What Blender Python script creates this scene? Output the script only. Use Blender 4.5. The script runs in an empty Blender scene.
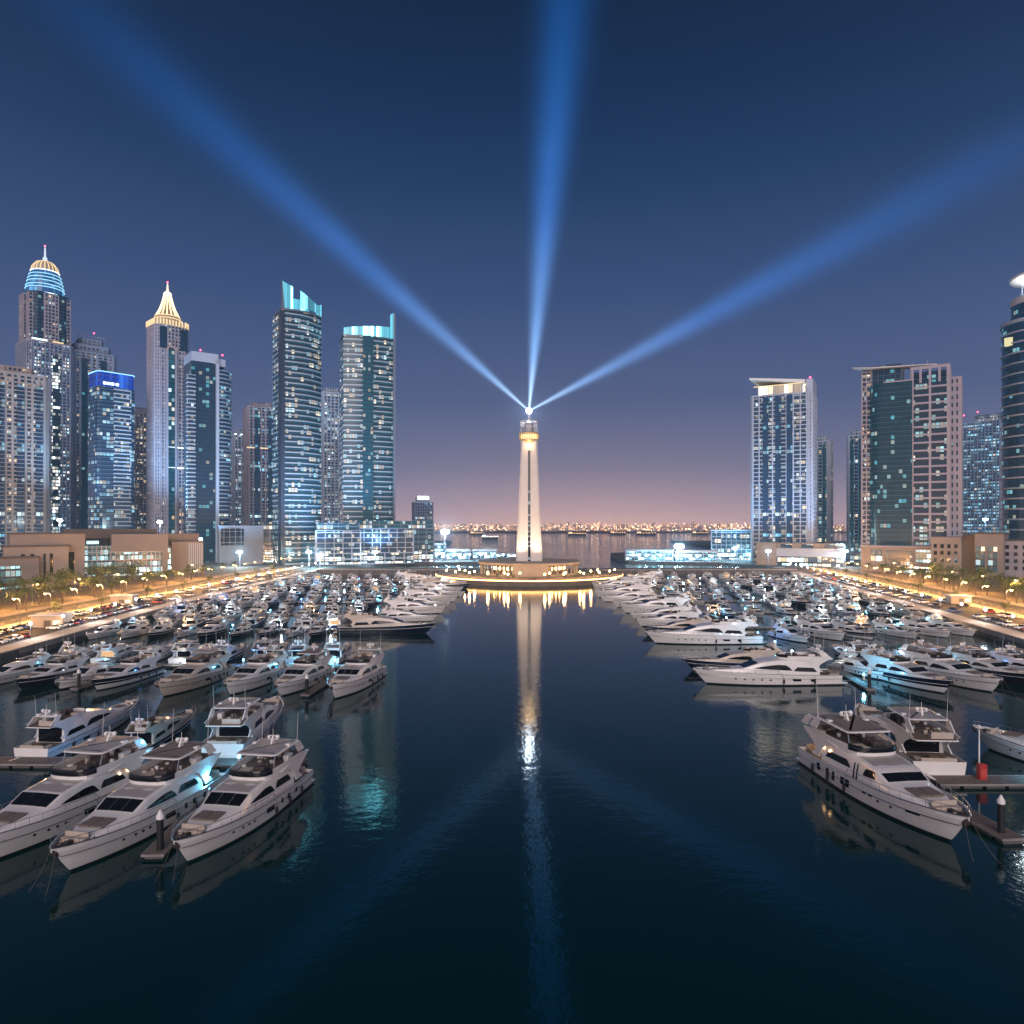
import bpy, math, random
from mathutils import Vector, Matrix
R = math.radians
scene = bpy.context.scene
COL = scene.collection

# ------------------------------------------------------------------ camera
cam_d = bpy.data.cameras.new("camera")
cam = bpy.data.objects.new("camera", cam_d)
COL.objects.link(cam)
cam.location = (0, 0, 36)
cam.rotation_euler = (R(90), 0, 0)
cam_d.sensor_width = 36
cam_d.lens = 36 * 700 / 1024
cam_d.shift_y = 13 / 1024
cam_d.clip_start = 0.5
cam_d.clip_end = 20000
scene.camera = cam
F, HOR, CZ = 700.0, 525.0, 36.0

# ------------------------------------------------------------------ night sky
world = bpy.data.worlds.new("World")
scene.world = world
world.use_nodes = True


class NT:
    """small helper round a node tree"""
    def __init__(self, tree):
        self.t = tree
        tree.nodes.clear()

    def n(self, kind, **kw):
        nd = self.t.nodes.new(kind)
        for k, v in kw.items():
            setattr(nd, k, v)
        return nd

    def l(self, a, b):
        self.t.links.new(a, b)

    def math(self, op, a, b=None, clamp=False):
        nd = self.n('ShaderNodeMath', operation=op)
        nd.use_clamp = clamp
        for i, v in enumerate((a, b)):
            if v is None:
                continue
            if isinstance(v, (int, float)):
                nd.inputs[i].default_value = v
            else:
                self.l(v, nd.inputs[i])
        return nd.outputs[0]

    def ramp(self, fac, stops, interp='LINEAR'):
        nd = self.n('ShaderNodeValToRGB')
        cr = nd.color_ramp
        cr.interpolation = interp
        while len(cr.elements) < len(stops):
            cr.elements.new(0.5)
        for e, (p, c) in zip(cr.elements, stops):
            e.position = p
            e.color = (*c, 1)
        if fac is not None:
            self.l(fac, nd.inputs[0])
        return nd.outputs[0]

    def mix(self, fac, a, b, blend='MIX'):
        nd = self.n('ShaderNodeMix', data_type='RGBA', blend_type=blend)
        for sock, v in ((nd.inputs[0], fac), (nd.inputs[6], a), (nd.inputs[7], b)):
            if isinstance(v, (int, float)):
                sock.default_value = v
            elif isinstance(v, tuple):
                sock.default_value = (*v, 1) if len(v) == 3 else v
            else:
                self.l(v, sock)
        return nd.outputs[2]


w = NT(world.node_tree)
tc = w.n('ShaderNodeTexCoord')
sep = w.n('ShaderNodeSeparateXYZ')
w.l(tc.outputs['Generated'], sep.inputs[0])
sx, sy, sz = sep.outputs
sky = w.ramp(w.math('MAXIMUM', sz, 0.0), [
    (0.0, (.57, .44, .54)), (0.03, (.445, .37, .49)), (0.08, (.245, .243, .380)),
    (0.17, (.102, .138, .278)), (0.30, (.046, .086, .206)), (0.44, (.0125, .041, .116)), (0.52, (.0045, .024, .080)),
    (0.60, (.0015, .0145, .047)), (1.0, (.001, .007, .024))])
# warm glow of the far shore, low over the water and a little to the east
dx = w.math('SUBTRACT', sx, 0.12)
g1 = w.math('EXPONENT', w.math('MULTIPLY', w.math('MULTIPLY', dx, dx), -9.0))
g2 = w.math('EXPONENT', w.math('MULTIPLY', w.math('MAXIMUM', sz, 0.0), -19.0))
front = w.math('GREATER_THAN', sy, 0.0)
glow = w.math('MULTIPLY', w.math('MULTIPLY', g1, g2), front)
sky2 = w.mix(glow, sky, (.52, .22, .03), 'ADD')
# the lit city behind the viewer
back = w.math('MULTIPLY', w.math('POWER', w.math('SUBTRACT', .5, w.math('MULTIPLY', sy, .5), clamp=True), 1.7),
              w.math('EXPONENT', w.math('MULTIPLY', w.math('MAXIMUM', sz, 0.0), -2.2)))
sky3 = w.mix(back, sky2, (.42, .39, .42), 'ADD')
bg = w.n('ShaderNodeBackground')
w.l(sky3, bg.inputs[0])
bg.inputs[1].default_value = 1.0
# a night Sky Texture, sun well below the horizon, adds its faint airglow
nsky = w.n('ShaderNodeTexSky', sky_type='NISHITA')
nsky.sun_disc = False
nsky.sun_elevation = R(-4)
nsky.sun_rotation = R(180)
bg2 = w.n('ShaderNodeBackground')
w.l(nsky.outputs[0], bg2.inputs[0])
bg2.inputs[1].default_value = 0.015
addw = w.n('ShaderNodeAddShader')
w.l(bg.outputs[0], addw.inputs[0])
w.l(bg2.outputs[0], addw.inputs[1])
wo = w.n('ShaderNodeOutputWorld')
w.l(addw.outputs[0], wo.inputs[0])

# soft glow of the city behind the viewer (very wide, dim sun lamp)
sd = bpy.data.lights.new("city_glow", 'SUN')
sd.energy = 2.1
sd.angle = R(40)
sd.color = (1.0, .82, .75)
sun = bpy.data.objects.new("city_glow", sd)
COL.objects.link(sun)
sun.rotation_euler = (R(66), 0, R(0))

vs = scene.view_settings
scene.display_settings.display_device = 'sRGB'
vs.view_transform = 'Standard'
vs.look = 'None'
vs.exposure = 0
vs.gamma = 1
cy = scene.cycles
cy.use_denoising = True
cy.max_bounces = 6
cy.diffuse_bounces = 2
cy.glossy_bounces = 3
cy.transmission_bounces = 4
cy.transparent_max_bounces = 8
cy.sample_clamp_indirect = 4
cy.use_light_tree = True
cy.caustics_reflective = False
cy.caustics_refractive = False

# ------------------------------------------------------------------ helpers


def G(px, py, z=0.0):
    """ground point seen at a pixel of the photograph"""
    d = (CZ - z) * F / (py - HOR)
    return Vector(((px - 512) / F * d, d, z))


def ZP(py, d):
    return CZ + (HOR - py) / F * d


def XP(px, d):
    return (px - 512) / F * d


class MB:
    """collects faces; builds ONE mesh"""
    def __init__(self):
        self.v, self.f, self.m, self.uv = [], [], [], {}

    def add(self, vs, fs, m=0, uvs=None):
        o = len(self.v)
        self.v.extend([tuple(p) for p in vs])
        for i, f in enumerate(fs):
            if uvs is not None:
                self.uv[len(self.f)] = uvs[i]
            self.f.append(tuple(k + o for k in f))
            self.m.append(m)

    def box(self, x0, x1, y0, y1, z0, z1, m=0):
        v = [(x0, y0, z0), (x1, y0, z0), (x1, y1, z0), (x0, y1, z0), (x0, y0, z1), (x1, y0, z1), (x1, y1, z1), (x0, y1, z1)]
        self.add(v, [(0, 3, 2, 1), (4, 5, 6, 7), (0, 1, 5, 4), (1, 2, 6, 5), (2, 3, 7, 6), (3, 0, 4, 7)], m)

    def rbox(self, x0, x1, y0, y1, z0, z1, r=.06, m=0):
        """box with rounded plan corners and a chamfered top edge"""
        r = min(r, (x1 - x0) * .45, (y1 - y0) * .45, (z1 - z0) * .9)

        def ring(i, z):
            pts = []
            for cx, cy, a in ((x1 - r, y1 - r, 0), (x0 + r, y1 - r, 90), (x0 + r, y0 + r, 180), (x1 - r, y0 + r, 270)):
                for k in (0, 45, 90):
                    q = R(a + k)
                    pts.append((cx + (r - i) * math.cos(q), cy + (r - i) * math.sin(q), z))
            return pts
        self.loft([ring(0, z0), ring(0, z1 - r * .6), ring(r * .6, z1)], m, closed=True, cap0=True, cap1=True)

    def loft(self, rows, m=0, closed=False, cap0=False, cap1=False, mats=None):
        n = len(rows[0])
        vs = [p for r in rows for p in r]
        o = len(self.v)
        self.v.extend([tuple(p) for p in vs])
        for i in range(len(rows) - 1):
            for j in range(n if closed else n - 1):
                k = (j + 1) % n
                self.f.append((o + i * n + j, o + i * n + k, o + (i + 1) * n + k, o + (i + 1) * n + j))
                self.m.append(mats[j] if mats else m)
        if cap0:
            self.f.append(tuple(o + j for j in reversed(range(n))))
            self.m.append(m)
        if cap1:
            self.f.append(tuple(o + (len(rows) - 1) * n + j for j in range(n)))
            self.m.append(m)

    def prism(self, poly, z0, z1, m=0):
        self.loft([[(x, y, z0) for x, y in poly], [(x, y, z1) for x, y in poly]], m, True, True, True)

    def plate(self, poly, y0, y1, m=0):
        """outline in x,z with a thickness along y"""
        self.loft([[(x, y0, z) for x, z in poly], [(x, y1, z) for x, z in poly]], m, True, True, True)

    def tube(self, pts, r, n=6, m=0, closed=False, r1=None):
        pts = [Vector(p) for p in pts]
        rows = []
        for i, p in enumerate(pts):
            a = pts[i - 1] if (i > 0 or closed) else p
            b = pts[(i + 1) % len(pts)] if (i < len(pts) - 1 or closed) else p
            t = (b - a).normalized()
            u = t.cross(Vector((0, 0, 1)))
            if u.length < 1e-3:
                u = t.cross(Vector((1, 0, 0)))
            u.normalize()
            q = u.cross(t)
            rr = r if r1 is None else r + (r1 - r) * i / max(1, len(pts) - 1)
            rows.append([p + (u * math.cos(6.28319 * k / n) + q * math.sin(6.28319 * k / n)) * rr for k in range(n)])
        if closed:
            rows.append(rows[0])
        self.loft(rows, m, True, not closed, not closed)

    def lathe(self, prof, c=(0, 0, 0), n=16, m=0, cap=True):
        rows = [[(c[0] + r * math.cos(6.28319 * k / n), c[1] + r * math.sin(6.28319 * k / n), c[2] + z) for k in range(n)] for r, z in prof]
        self.loft(rows, m, True, cap, cap)

    def ball(self, c, r, n=10, m=0, sz=1.0):
        self.lathe([(max(.001, r * math.cos(R(a))), r * sz * math.sin(R(a))) for a in (-90, -60, -30, 0, 30, 60, 90)], c, n, m)

    def mesh(self, name, mats, smooth=0):
        me = bpy.data.meshes.new(name)
        me.from_pydata(self.v, [], self.f)
        for mt in mats:
            me.materials.append(mt)
        if any(self.m):
            me.polygons.foreach_set('material_index', self.m)
        if self.uv:
            ul = me.uv_layers.new(name='facade')
            for fi, uvs in self.uv.items():
                p = me.polygons[fi]
                for li, q in zip(p.loop_indices, uvs):
                    ul.data[li].uv = q
        if smooth:
            me.polygons.foreach_set('use_smooth', [True] * len(me.polygons))
            try:
                me.set_sharp_from_angle(angle=R(smooth))
            except Exception:
                pass
        me.update()
        return me

    def build(self, name, mats, parent=None, smooth=0):
        if not isinstance(mats, (list, tuple)):
            mats = [mats]
        o = bpy.data.objects.new(name, self.mesh(name, mats, smooth))
        COL.objects.link(o)
        o.parent = parent
        return o


def tag(o, label=None, cat=None, group=None, kind=None):
    if label:
        o['label'] = label
    if cat:
        o['category'] = cat
    if group:
        o['group'] = group
    if kind:
        o['kind'] = kind
    return o


def empty(name, loc=(0, 0, 0), rz=0.0):
    o = bpy.data.objects.new(name, None)
    COL.objects.link(o)
    o.location = loc
    o.rotation_euler = (0, 0, rz)
    return o


def lerp(a, b, t):
    return a + (b - a) * t


def interp(pts, t):
    """piecewise-linear through (t, value) pairs"""
    if t <= pts[0][0]:
        return pts[0][1]
    for (a, va), (b, vb) in zip(pts, pts[1:]):
        if t <= b:
            return lerp(va, vb, (t - a) / (b - a))
    return pts[-1][1]


ORD = ['zeroth', 'first', 'second', 'third', 'fourth', 'fifth', 'sixth', 'seventh', 'eighth', 'ninth', 'tenth', 'eleventh', 'twelfth',
       'thirteenth', 'fourteenth', 'fifteenth', 'sixteenth', 'seventeenth', 'eighteenth', 'nineteenth', 'twentieth', 'twenty-first',
       'twenty-second', 'twenty-third', 'twenty-fourth', 'twenty-fifth', 'twenty-sixth', 'twenty-seventh', 'twenty-eighth', 'twenty-ninth',
       'thirtieth', 'thirty-first', 'thirty-second', 'thirty-third', 'thirty-fourth', 'thirty-fifth', 'thirty-sixth', 'thirty-seventh',
       'thirty-eighth', 'thirty-ninth', 'fortieth'] + ['%d-th' % k for k in range(41, 120)]

# ------------------------------------------------------------------ materials
MATS = {}


def mat(name, col, rough=.5, metal=0.0, coat=0.0, var=0.0, vscale=3.0, bump=0.0, spec=.5):
    """plain surface with soft procedural colour variation (dirt, wear)"""
    if name in MATS:
        return MATS[name]
    m = bpy.data.materials.new(name)
    m.use_nodes = True
    t = NT(m.node_tree)
    p = t.n('ShaderNodeBsdfPrincipled')
    p.inputs['Base Color'].default_value = (*col, 1)
    p.inputs['Roughness'].default_value = rough
    p.inputs['Metallic'].default_value = metal
    p.inputs['Coat Weight'].default_value = coat
    p.inputs['Specular IOR Level'].default_value = spec
    if var or bump:
        tcn = t.n('ShaderNodeTexCoord')
        nz = t.n('ShaderNodeTexNoise')
        nz.inputs['Scale'].default_value = vscale
        nz.inputs['Detail'].default_value = 5
        t.l(tcn.outputs['Object'], nz.inputs['Vector'])
        if var:
            dark = tuple(c * (1 - var) for c in col)
            lite = tuple(min(1, c * (1 + var * .6)) for c in col)
            t.l(t.ramp(nz.outputs[0], [(.3, dark), (.7, lite)]), p.inputs['Base Color'])
        if bump:
            b = t.n('ShaderNodeBump')
            b.inputs['Strength'].default_value = bump
            b.inputs['Distance'].default_value = .05
            t.l(nz.outputs[0], b.inputs['Height'])
            t.l(b.outputs[0], p.inputs['Normal'])
    o = t.n('ShaderNodeOutputMaterial')
    t.l(p.outputs[0], o.inputs[0])
    MATS[name] = m
    return m


def emit(name, col, s, sampled=True):
    if name in MATS:
        return MATS[name]
    m = bpy.data.materials.new(name)
    m.use_nodes = True
    t = NT(m.node_tree)
    e = t.n('ShaderNodeEmission')
    e.inputs[0].default_value = (*col, 1)
    e.inputs[1].default_value = s
    o = t.n('ShaderNodeOutputMaterial')
    t.l(e.outputs[0], o.inputs[0])
    if not sampled:
        m.cycles.emission_sampling = 'NONE'
    MATS[name] = m
    return m


def facade_mat(name, cw=3.0, fh=3.6, lit=.25, strength=2.0, cols=None, glass=(.02, .05, .08), rough=.2, dim=.05, dimcol=(.25, .5, .8),
               frame=(.03, .045, .06), margin=.07, sill=.22, seed=0.0):
    """glass curtain wall: a grid of panes in metres (from the wall's UVs); rooms behind some of them are lit"""
    if name in MATS:
        return MATS[name]
    cols = cols or [(0, (1, .72, .42)), (.35, (1, .88, .68)), (.6, (.75, .95, 1.0)), (1, (.35, .8, 1.0))]
    m = bpy.data.materials.new(name)
    m.use_nodes = True
    t = NT(m.node_tree)
    uv = t.n('ShaderNodeUVMap')
    uv.uv_map = 'facade'
    sp = t.n('ShaderNodeSeparateXYZ')
    t.l(uv.outputs[0], sp.inputs[0])
    u = t.math('DIVIDE', sp.outputs[0], cw)
    v = t.math('DIVIDE', sp.outputs[1], fh)
    fu, fv = t.math('FLOOR', u), t.math('FLOOR', v)
    ru, rv = t.math('FRACT', u), t.math('FRACT', v)
    cb = t.n('ShaderNodeCombineXYZ')
    t.l(fu, cb.inputs[0]); t.l(fv, cb.inputs[1]); cb.inputs[2].default_value = seed
    wn = t.n('ShaderNodeTexWhiteNoise', noise_dimensions='3D')
    t.l(cb.outputs[0], wn.inputs[0])
    sc = t.n('ShaderNodeSeparateColor')
    t.l(wn.outputs['Color'], sc.inputs[0])
    # rooms lit in runs along a floor
    cb2 = t.n('ShaderNodeCombineXYZ')
    t.l(t.math('MULTIPLY', fu, .22), cb2.inputs[0]); t.l(t.math('MULTIPLY', fv, .77), cb2.inputs[1]); cb2.inputs[2].default_value = seed * 3.1
    nz = t.n('ShaderNodeTexNoise')
    nz.inputs['Scale'].default_value = 1.0
    nz.inputs['Detail'].default_value = 2
    t.l(cb2.outputs[0], nz.inputs['Vector'])
    cl = t.math('MULTIPLY', t.math('SUBTRACT', nz.outputs[0], .47), 7.0, clamp=True)
    on = t.math('LESS_THAN', wn.outputs['Value'], t.math('ADD', t.math('MULTIPLY', cl, lit * 2.8), lit * .05))
    iu = t.math('MULTIPLY', t.math('GREATER_THAN', ru, margin), t.math('LESS_THAN', ru, 1 - margin))
    iv = t.math('MULTIPLY', t.math('GREATER_THAN', rv, sill), t.math('LESS_THAN', rv, .95))
    pane = t.math('MULTIPLY', iu, iv)
    br = t.math('POWER', sc.outputs[0], 1.8)
    br = t.math('MULTIPLY', t.math('ADD', br, .12), strength * 1.25)
    dimv = t.math('MULTIPLY', t.math('ADD', t.math('MULTIPLY', sc.outputs[2], .35), .35), dim * .8)  # faint glow put into every pane, unlit ones too, to brighten the glass
    col = t.ramp(sc.outputs[1], cols)
    es = t.math('MULTIPLY', pane, t.math('ADD', t.math('MULTIPLY', on, br), 0.0))
    p = t.n('ShaderNodeBsdfPrincipled')
    t.l(t.mix(t.math('MULTIPLY', pane, 1.0) if sill > .15 else 1.0, frame, glass), p.inputs['Base Color'])
    p.inputs['Roughness'].default_value = rough
    p.inputs['Specular IOR Level'].default_value = .4
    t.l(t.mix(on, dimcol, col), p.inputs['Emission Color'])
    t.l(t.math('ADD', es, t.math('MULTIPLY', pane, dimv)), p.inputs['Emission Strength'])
    o = t.n('ShaderNodeOutputMaterial')
    t.l(p.outputs[0], o.inputs[0])
    m.cycles.emission_sampling = 'NONE'
    MATS[name] = m
    return m


GEL = mat('white_gelcoat', (.80, .785, .775), .22, coat=.6, var=.05, vscale=.6)
GELG = mat('grey_gelcoat', (.38, .355, .35), .4, var=.08, vscale=.8)
NAVY = mat('navy_gelcoat', (.008, .014, .032), .12, coat=.5)
CREAM = mat('cream_gelcoat', (.60, .52, .44), .3, coat=.3, var=.05, vscale=.6)
SILVER = mat('silver_gelcoat', (.36, .38, .42), .25, coat=.4)
BOOT = mat('antifouling', (.012, .014, .02), .5)
GLASS = mat('dark_yacht_glass', (.006, .008, .012), .06, spec=.35)
TEAK = mat('weathered_teak', (.17, .13, .10), .7, var=.25, vscale=4)
STEEL = mat('stainless', (.6, .6, .62), .25, 1.0)
CUSH = mat('beige_cushion', (.50, .43, .37), .85, var=.15, vscale=5)
CUSHD = mat('taupe_cushion', (.19, .16, .145), .9, var=.15, vscale=5)
CANV = mat('taupe_canvas', (.22, .19, .18), .9, var=.12, vscale=2)
CANVB = mat('blue_canvas', (.02, .06, .16), .9, var=.12, vscale=2)
RUB = mat('black_rubber', (.012, .012, .014), .7)
GEAR = mat('dark_deck_gear', (.06, .05, .05), .6, var=.3, vscale=6)
RED = mat('red_cloth', (.45, .02, .02), .8)
WARM = emit('warm_cabin_light', (1, .58, .25), 14)
CYANL = emit('cyan_underwater_light', (.15, .75, 1), 22)
LEDW = emit('cool_led', (.7, .9, 1), 30)

# ================================================================== WATER, LAND
def water_mat():
    m = bpy.data.materials.new('harbour_water')
    m.use_nodes = True
    t = NT(m.node_tree)
    tcn = t.n('ShaderNodeTexCoord')
    hs = []
    for s, d in ((.55, 3), (2.3, 2)):
        nz = t.n('ShaderNodeTexNoise')
        nz.inputs['Scale'].default_value = s
        nz.inputs['Detail'].default_value = d
        t.l(tcn.outputs['Object'], nz.inputs['Vector'])
        hs.append(nz.outputs[0])
    # the wind ruffles it in broad patches
    pt = t.n('ShaderNodeTexNoise')
    pt.inputs['Scale'].default_value = .018
    pt.inputs['Detail'].default_value = 3
    t.l(tcn.outputs['Object'], pt.inputs['Vector'])
    h = t.math('ADD', t.math('MULTIPLY', hs[0], .75), t.math('MULTIPLY', hs[1], .25))
    h = t.math('MULTIPLY', h, t.math('ADD', t.math('MULTIPLY', pt.outputs[0], 1.1), .25))
    sea = t.n('ShaderNodeSeparateXYZ')
    t.l(tcn.outputs['Object'], sea.inputs[0])
    far = t.math('MULTIPLY', t.math('SUBTRACT', sea.outputs[1], 540.0), .01, clamp=True)   # the open sea is rougher than the basin
    h = t.math('MULTIPLY', h, t.math('ADD', t.math('MULTIPLY', far, 16.0), 1.0))
    b = t.n('ShaderNodeBump')
    b.inputs['Strength'].default_value = 1.0
    b.inputs['Distance'].default_value = WATER_BUMP
    t.l(h, b.inputs['Height'])
    p = t.n('ShaderNodeBsdfPrincipled')
    p.inputs['Base Color'].default_value = (.0001, .0215, .0225, 1)
    p.inputs['Roughness'].default_value = .06
    p.inputs['IOR'].default_value = 1.42
    p.inputs['Specular Tint'].default_value = (.45, .92, 1.0, 1)
    t.l(b.outputs[0], p.inputs['Normal'])
    o = t.n('ShaderNodeOutputMaterial')
    t.l(p.outputs[0], o.inputs[0])
    return m


WATER_BUMP = .042
HAZE_D = .00014
mb = MB()
mb.add([(-2950, -60, 0), (2950, -60, 0), (2950, 4450, 0), (-2950, 4450, 0)], [(0, 1, 2, 3)])
tag(mb.build('water', water_mat()), kind='structure')

ASPH = mat('asphalt', (.055, .053, .055), .85, var=.25, vscale=.15)
PAVE = mat('promenade_paving', (.34, .30, .27), .8, var=.18, vscale=.3)
CONC = mat('quay_concrete', (.27, .25, .24), .85, var=.25, vscale=.5)
CONCD = mat('stained_concrete', (.10, .10, .105), .9, var=.3, vscale=.4)
PLAZA = mat('plaza_stone', (.15, .12, .085), .8, var=.2, vscale=.1)
SOIL = mat('dark_earth', (.06, .055, .05), .95, var=.3, vscale=.1)
PAINT = mat('road_paint', (.7, .7, .66), .7)
GZ = 2.5                                   # level of the quays


def ql(d):                                  # quay edges
    return interp([(0, -128), (180, -132), (280, -140), (442, -141), (700, -141)], d)


def qr(d):
    return interp([(0, 115), (204, 149), (361, 174), (500, 198), (700, 232)], d)


def sheet(name, edge, off0, off1, d0, d1, z, m, step=40, thick=0.0, kind='structure'):
    """a strip that follows a quay edge between two offsets"""
    b = MB()
    n = max(2, int((d1 - d0) / step))
    lo, hi = [], []
    for i in range(n + 1):
        d = lerp(d0, d1, i / n)
        lo.append((edge(d) + off0, d, z))
        hi.append((edge(d) + off1, d, z))
    if thick:
        b.loft([[(x, y, z - thick) for x, y, z in lo], lo, hi, [(x, y, z - thick) for x, y, z in hi]])
    else:
        b.loft([lo, hi] if off1 > off0 else [hi, lo])
    o = b.build(name, m)
    if kind:
        tag(o, kind=kind)
    return o


def land(name, poly, z):
    b = MB()
    b.prism(poly, -3, z)
    return tag(b.build(name, CONCD), kind='structure')


# the two shores (each with the tongue of low ground that closes the harbour)
pl = [(-2500, 60)] + [(ql(d), d) for d in (60, 180, 280, 360, 442, 500, 560)] + [(-100, 620), (-14, 640), (2, 700), (-6, 850), (-95, 880), (-130, 1500), (-2500, 1500)]
land('ground', pl, GZ)
pr = [(2500, 60), (2500, 1500), (340, 1500), (290, 900), (120, 850), (104, 740), (108, 650), (190, 620)] + [(qr(d), d) for d in (560, 500, 361, 204, 60)]
land('ground', pr, GZ)

for nm, edge, s in (('l', ql, -1), ('r', qr, 1)):
    # stone kerb on the quay wall, pale walkway, parking, kerb, road, plaza
    def st(name, a, c, z, m, thick=0.0, d0=70, d1=555):
        a, c = s * a, s * c
        return sheet(name, edge, min(a, c), max(a, c), d0, d1, z, m, thick=thick)
    st('quay_wall', -.12, .7, GZ + .35, CONC, 1.6)
    st('promenade', .72, 8.0, GZ + .012, PAVE)
    st('car_park', 8.0, 26.0, GZ + .008, ASPH)
    st('pavement', 26.0, 32.0, GZ + .13, PAVE, .13)
    st('road', 32.0, 47.0, GZ + .008, ASPH)
    st('pavement', 47.0, 53.0, GZ + .13, PAVE, .13)
    st('plaza', 53.0, 135.0, GZ + .006, PLAZA)
    b = MB()
    d = 80
    while d < 545:                          # lane dashes and parking bays
        for k in (36.8, 42.2):
            x = edge(d) + s * k
            b.add([(x - .09, d, GZ + .016), (x + .09, d, GZ + .016), (x + .09, d + 3, GZ + .016), (x - .09, d + 3, GZ + .016)], [(0, 1, 2, 3)])
        x = edge(d) + s * 39.5
        b.add([(x - .12, d, GZ + .016), (x + .12, d, GZ + .016), (x + .12, d + 6.2, GZ + .016), (x - .12, d + 6.2, GZ + .016)], [(0, 1, 2, 3)])
        d += 6
    tag(b.build('road_markings', PAINT), kind='structure')

# low causeways from each shore to the round lighthouse island
b = MB()
b.prism([(-141.5, 506), (-24, 500), (-24, 528), (-141.5, 534)], -3, 3.6)
tag(b.build('causeway', CONCD), kind='structure')
b = MB()
b.prism([(47, 500), (206, 504), (210, 530), (47, 528)], -3, 3.6)
tag(b.build('causeway', CONCD), kind='structure')
for pts in ([(-141, 506.4, 4.15), (-40, 500.4, 4.15)], [(60, 500.4, 4.15), (205.6, 504.4, 4.15)]):
    b = MB()
    (x0, y0, z), (x1, y1, _) = pts
    b.loft([[(x0, y0, 3.6), (x0, y0, z), (x0, y0 + .6, z), (x0, y0 + .6, 3.6)], [(x1, y1, 3.6), (x1, y1, z), (x1, y1 + .6, z), (x1, y1 + .6, 3.6)]])
    o = b.build('parapet_wall', PAVE)
    tag(o, 'long pale parapet wall on the low causeway between the %s tower and lighthouse' % ('gold-spired' if x0 < 0 else 'slanted-roof'), 'wall')

# far shore across the open sea, too many lights to count
rnd = random.Random(5)
b = MB()
pts = []
for i in range(61):
    x = lerp(-2600, 2600, i / 60)
    pts.append((x, 3180 + 120 * math.sin(i * .7) * (.4 if abs(x) < 900 else 1)))
b.prism(pts + [(2600, 4400), (-2600, 4400)], -3, 5)
tag(b.build('far_shore', mat('far_shore_earth', (.10, .08, .08), .95)), kind='structure')
b = MB()
FARW = [emit('far_city_amber', (1, .50, .20), 5.0, False), emit('far_city_white', (1, .78, .52), 8.0, False), mat('far_city_wall', (.5, .42, .4), .9),
        emit('far_city_dim', (1, .42, .22), 1.6, False)]
for i in range(3600):
    x = rnd.uniform(-1500, 1700)
    y = rnd.choice([3330, 3420, 3520, 3700, 3900]) + rnd.uniform(-30, 60)
    if i < 260:
        y = 3300 + rnd.uniform(-6, 10)
    h = rnd.uniform(2, 9) if rnd.random() < .6 else rnd.uniform(5, 22 if x > 150 else 13)
    z = 5 + (y - 3300) * .035
    wd = rnd.uniform(1.6, 4.6)
    mm = rnd.choices([0, 1, 3], [5, 3, 6])[0]
    if rnd.random() < .2:
        b.box(x - wd * 2, x + wd * 2, y + 1, y + 9, 4, z + h + 6, 2)
    b.box(x - wd * .5, x + wd * .5, y, y + 2, z + h, z + h + rnd.uniform(1.5, 3.6), mm)
tag(b.build('far_city_lights', FARW), kind='stuff')

# ---------------------------------------------------------------- lighthouse island
LX, LY = 11.4, 470.0
STONE = mat('pale_sandstone', (.30, .26, .22), .8, var=.12, vscale=.3)
STONED = mat('lower_stone', (.17, .14, .115), .85, var=.2, vscale=.4)
TWRST = mat('white_tower_stone', (.64, .61, .59), .75, var=.06, vscale=.15)
AMB = emit('amber_strip_light', (1, .50, .16), 9)
AMBS = emit('amber_lantern', (1, .55, .2), 45)
n = 96
b = MB()
b.lathe([(61.4, -3), (61.4, 2.9), (62.2, 2.9), (62.2, 3.7), (61.0, 3.7), (60.6, 3.55), (30, 3.55)], (LX, LY, 0), n, cap=False)
isl = tag(b.build('island', STONED), kind='structure')
b = MB()
b.lathe([(33.2, 3.5), (33.2, 4.2)], (LX, LY, 0), n)
tag(b.build('island_terrace', STONE), kind='structure')

root = empty('podium_pavilion', (LX, LY, 3.5))
tag(root, 'round stone pavilion with lit colonnade under the lighthouse', 'pavilion')
b = MB()
b.lathe([(25, .7), (25, 7.4)], n=n)
b.build('inner_wall', STONED, root)
b = MB()
b.lathe([(33.5, 7.0), (34, 7.0), (34.3, 8.3), (33.6, 8.7), (12, 8.8), (12, 7.4)], n=n, cap=False)
b.lathe([(33.4, 7.0), (25.0, 7.2)], n=n, cap=False)
b.build('roof', STONE, root)
b = MB()
for k in range(9):
    a0, a1 = [R(-90 + q) for q in (-20 + k * 40 / 9, -20 + (k + 1) * 40 / 9)]
    b.loft([[(33.6 * math.cos(a), 33.6 * math.sin(a), z) for z in (.7, 6.98)] for a in (a0, a1)])
    b.loft([[(33.0 * math.cos(a), 33.0 * math.sin(a), z) for z in (.7, 6.98)] for a in (a0, a1)])
b.build('curved_front_wall', STONE, root)
for k in range(40):
    a = R(-90 + 24 + k * 312 / 39)
    if math.sin(a) > .45:
        continue
    b = MB()
    cx, cy_ = 32.4 * math.cos(a), 32.4 * math.sin(a)
    b.lathe([(.75, .7), (.75, 1.2), (.5, 1.3), (.46, 6.3), (.8, 6.6), (.8, 7.02)], (cx, cy_, 0), 10)
    b.build('column', STONE, root)
for k in range(12):
    a = R(-90 + (26 + k * 8 if k < 6 else -26 - (k - 6) * 8))
    b = MB()
    b.box(-.5, .5, -.1, .1, -.8, .8)
    o = b.build('wall_lantern', AMBS, root)
    o.location = (25.3 * math.cos(a), 25.3 * math.sin(a), 4.4)
    o.rotation_euler = (0, 0, a + R(90))
b = MB()
b.lathe([(61.9, 3.0), (62.4, 3.0), (62.4, 3.62), (61.9, 3.62)], n=n, cap=False)
o = b.build('rim_light', AMB)
o.location = (LX, LY, 0)
tag(o, 'thin amber light strip round the rim of the lighthouse island', 'light strip')

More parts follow.
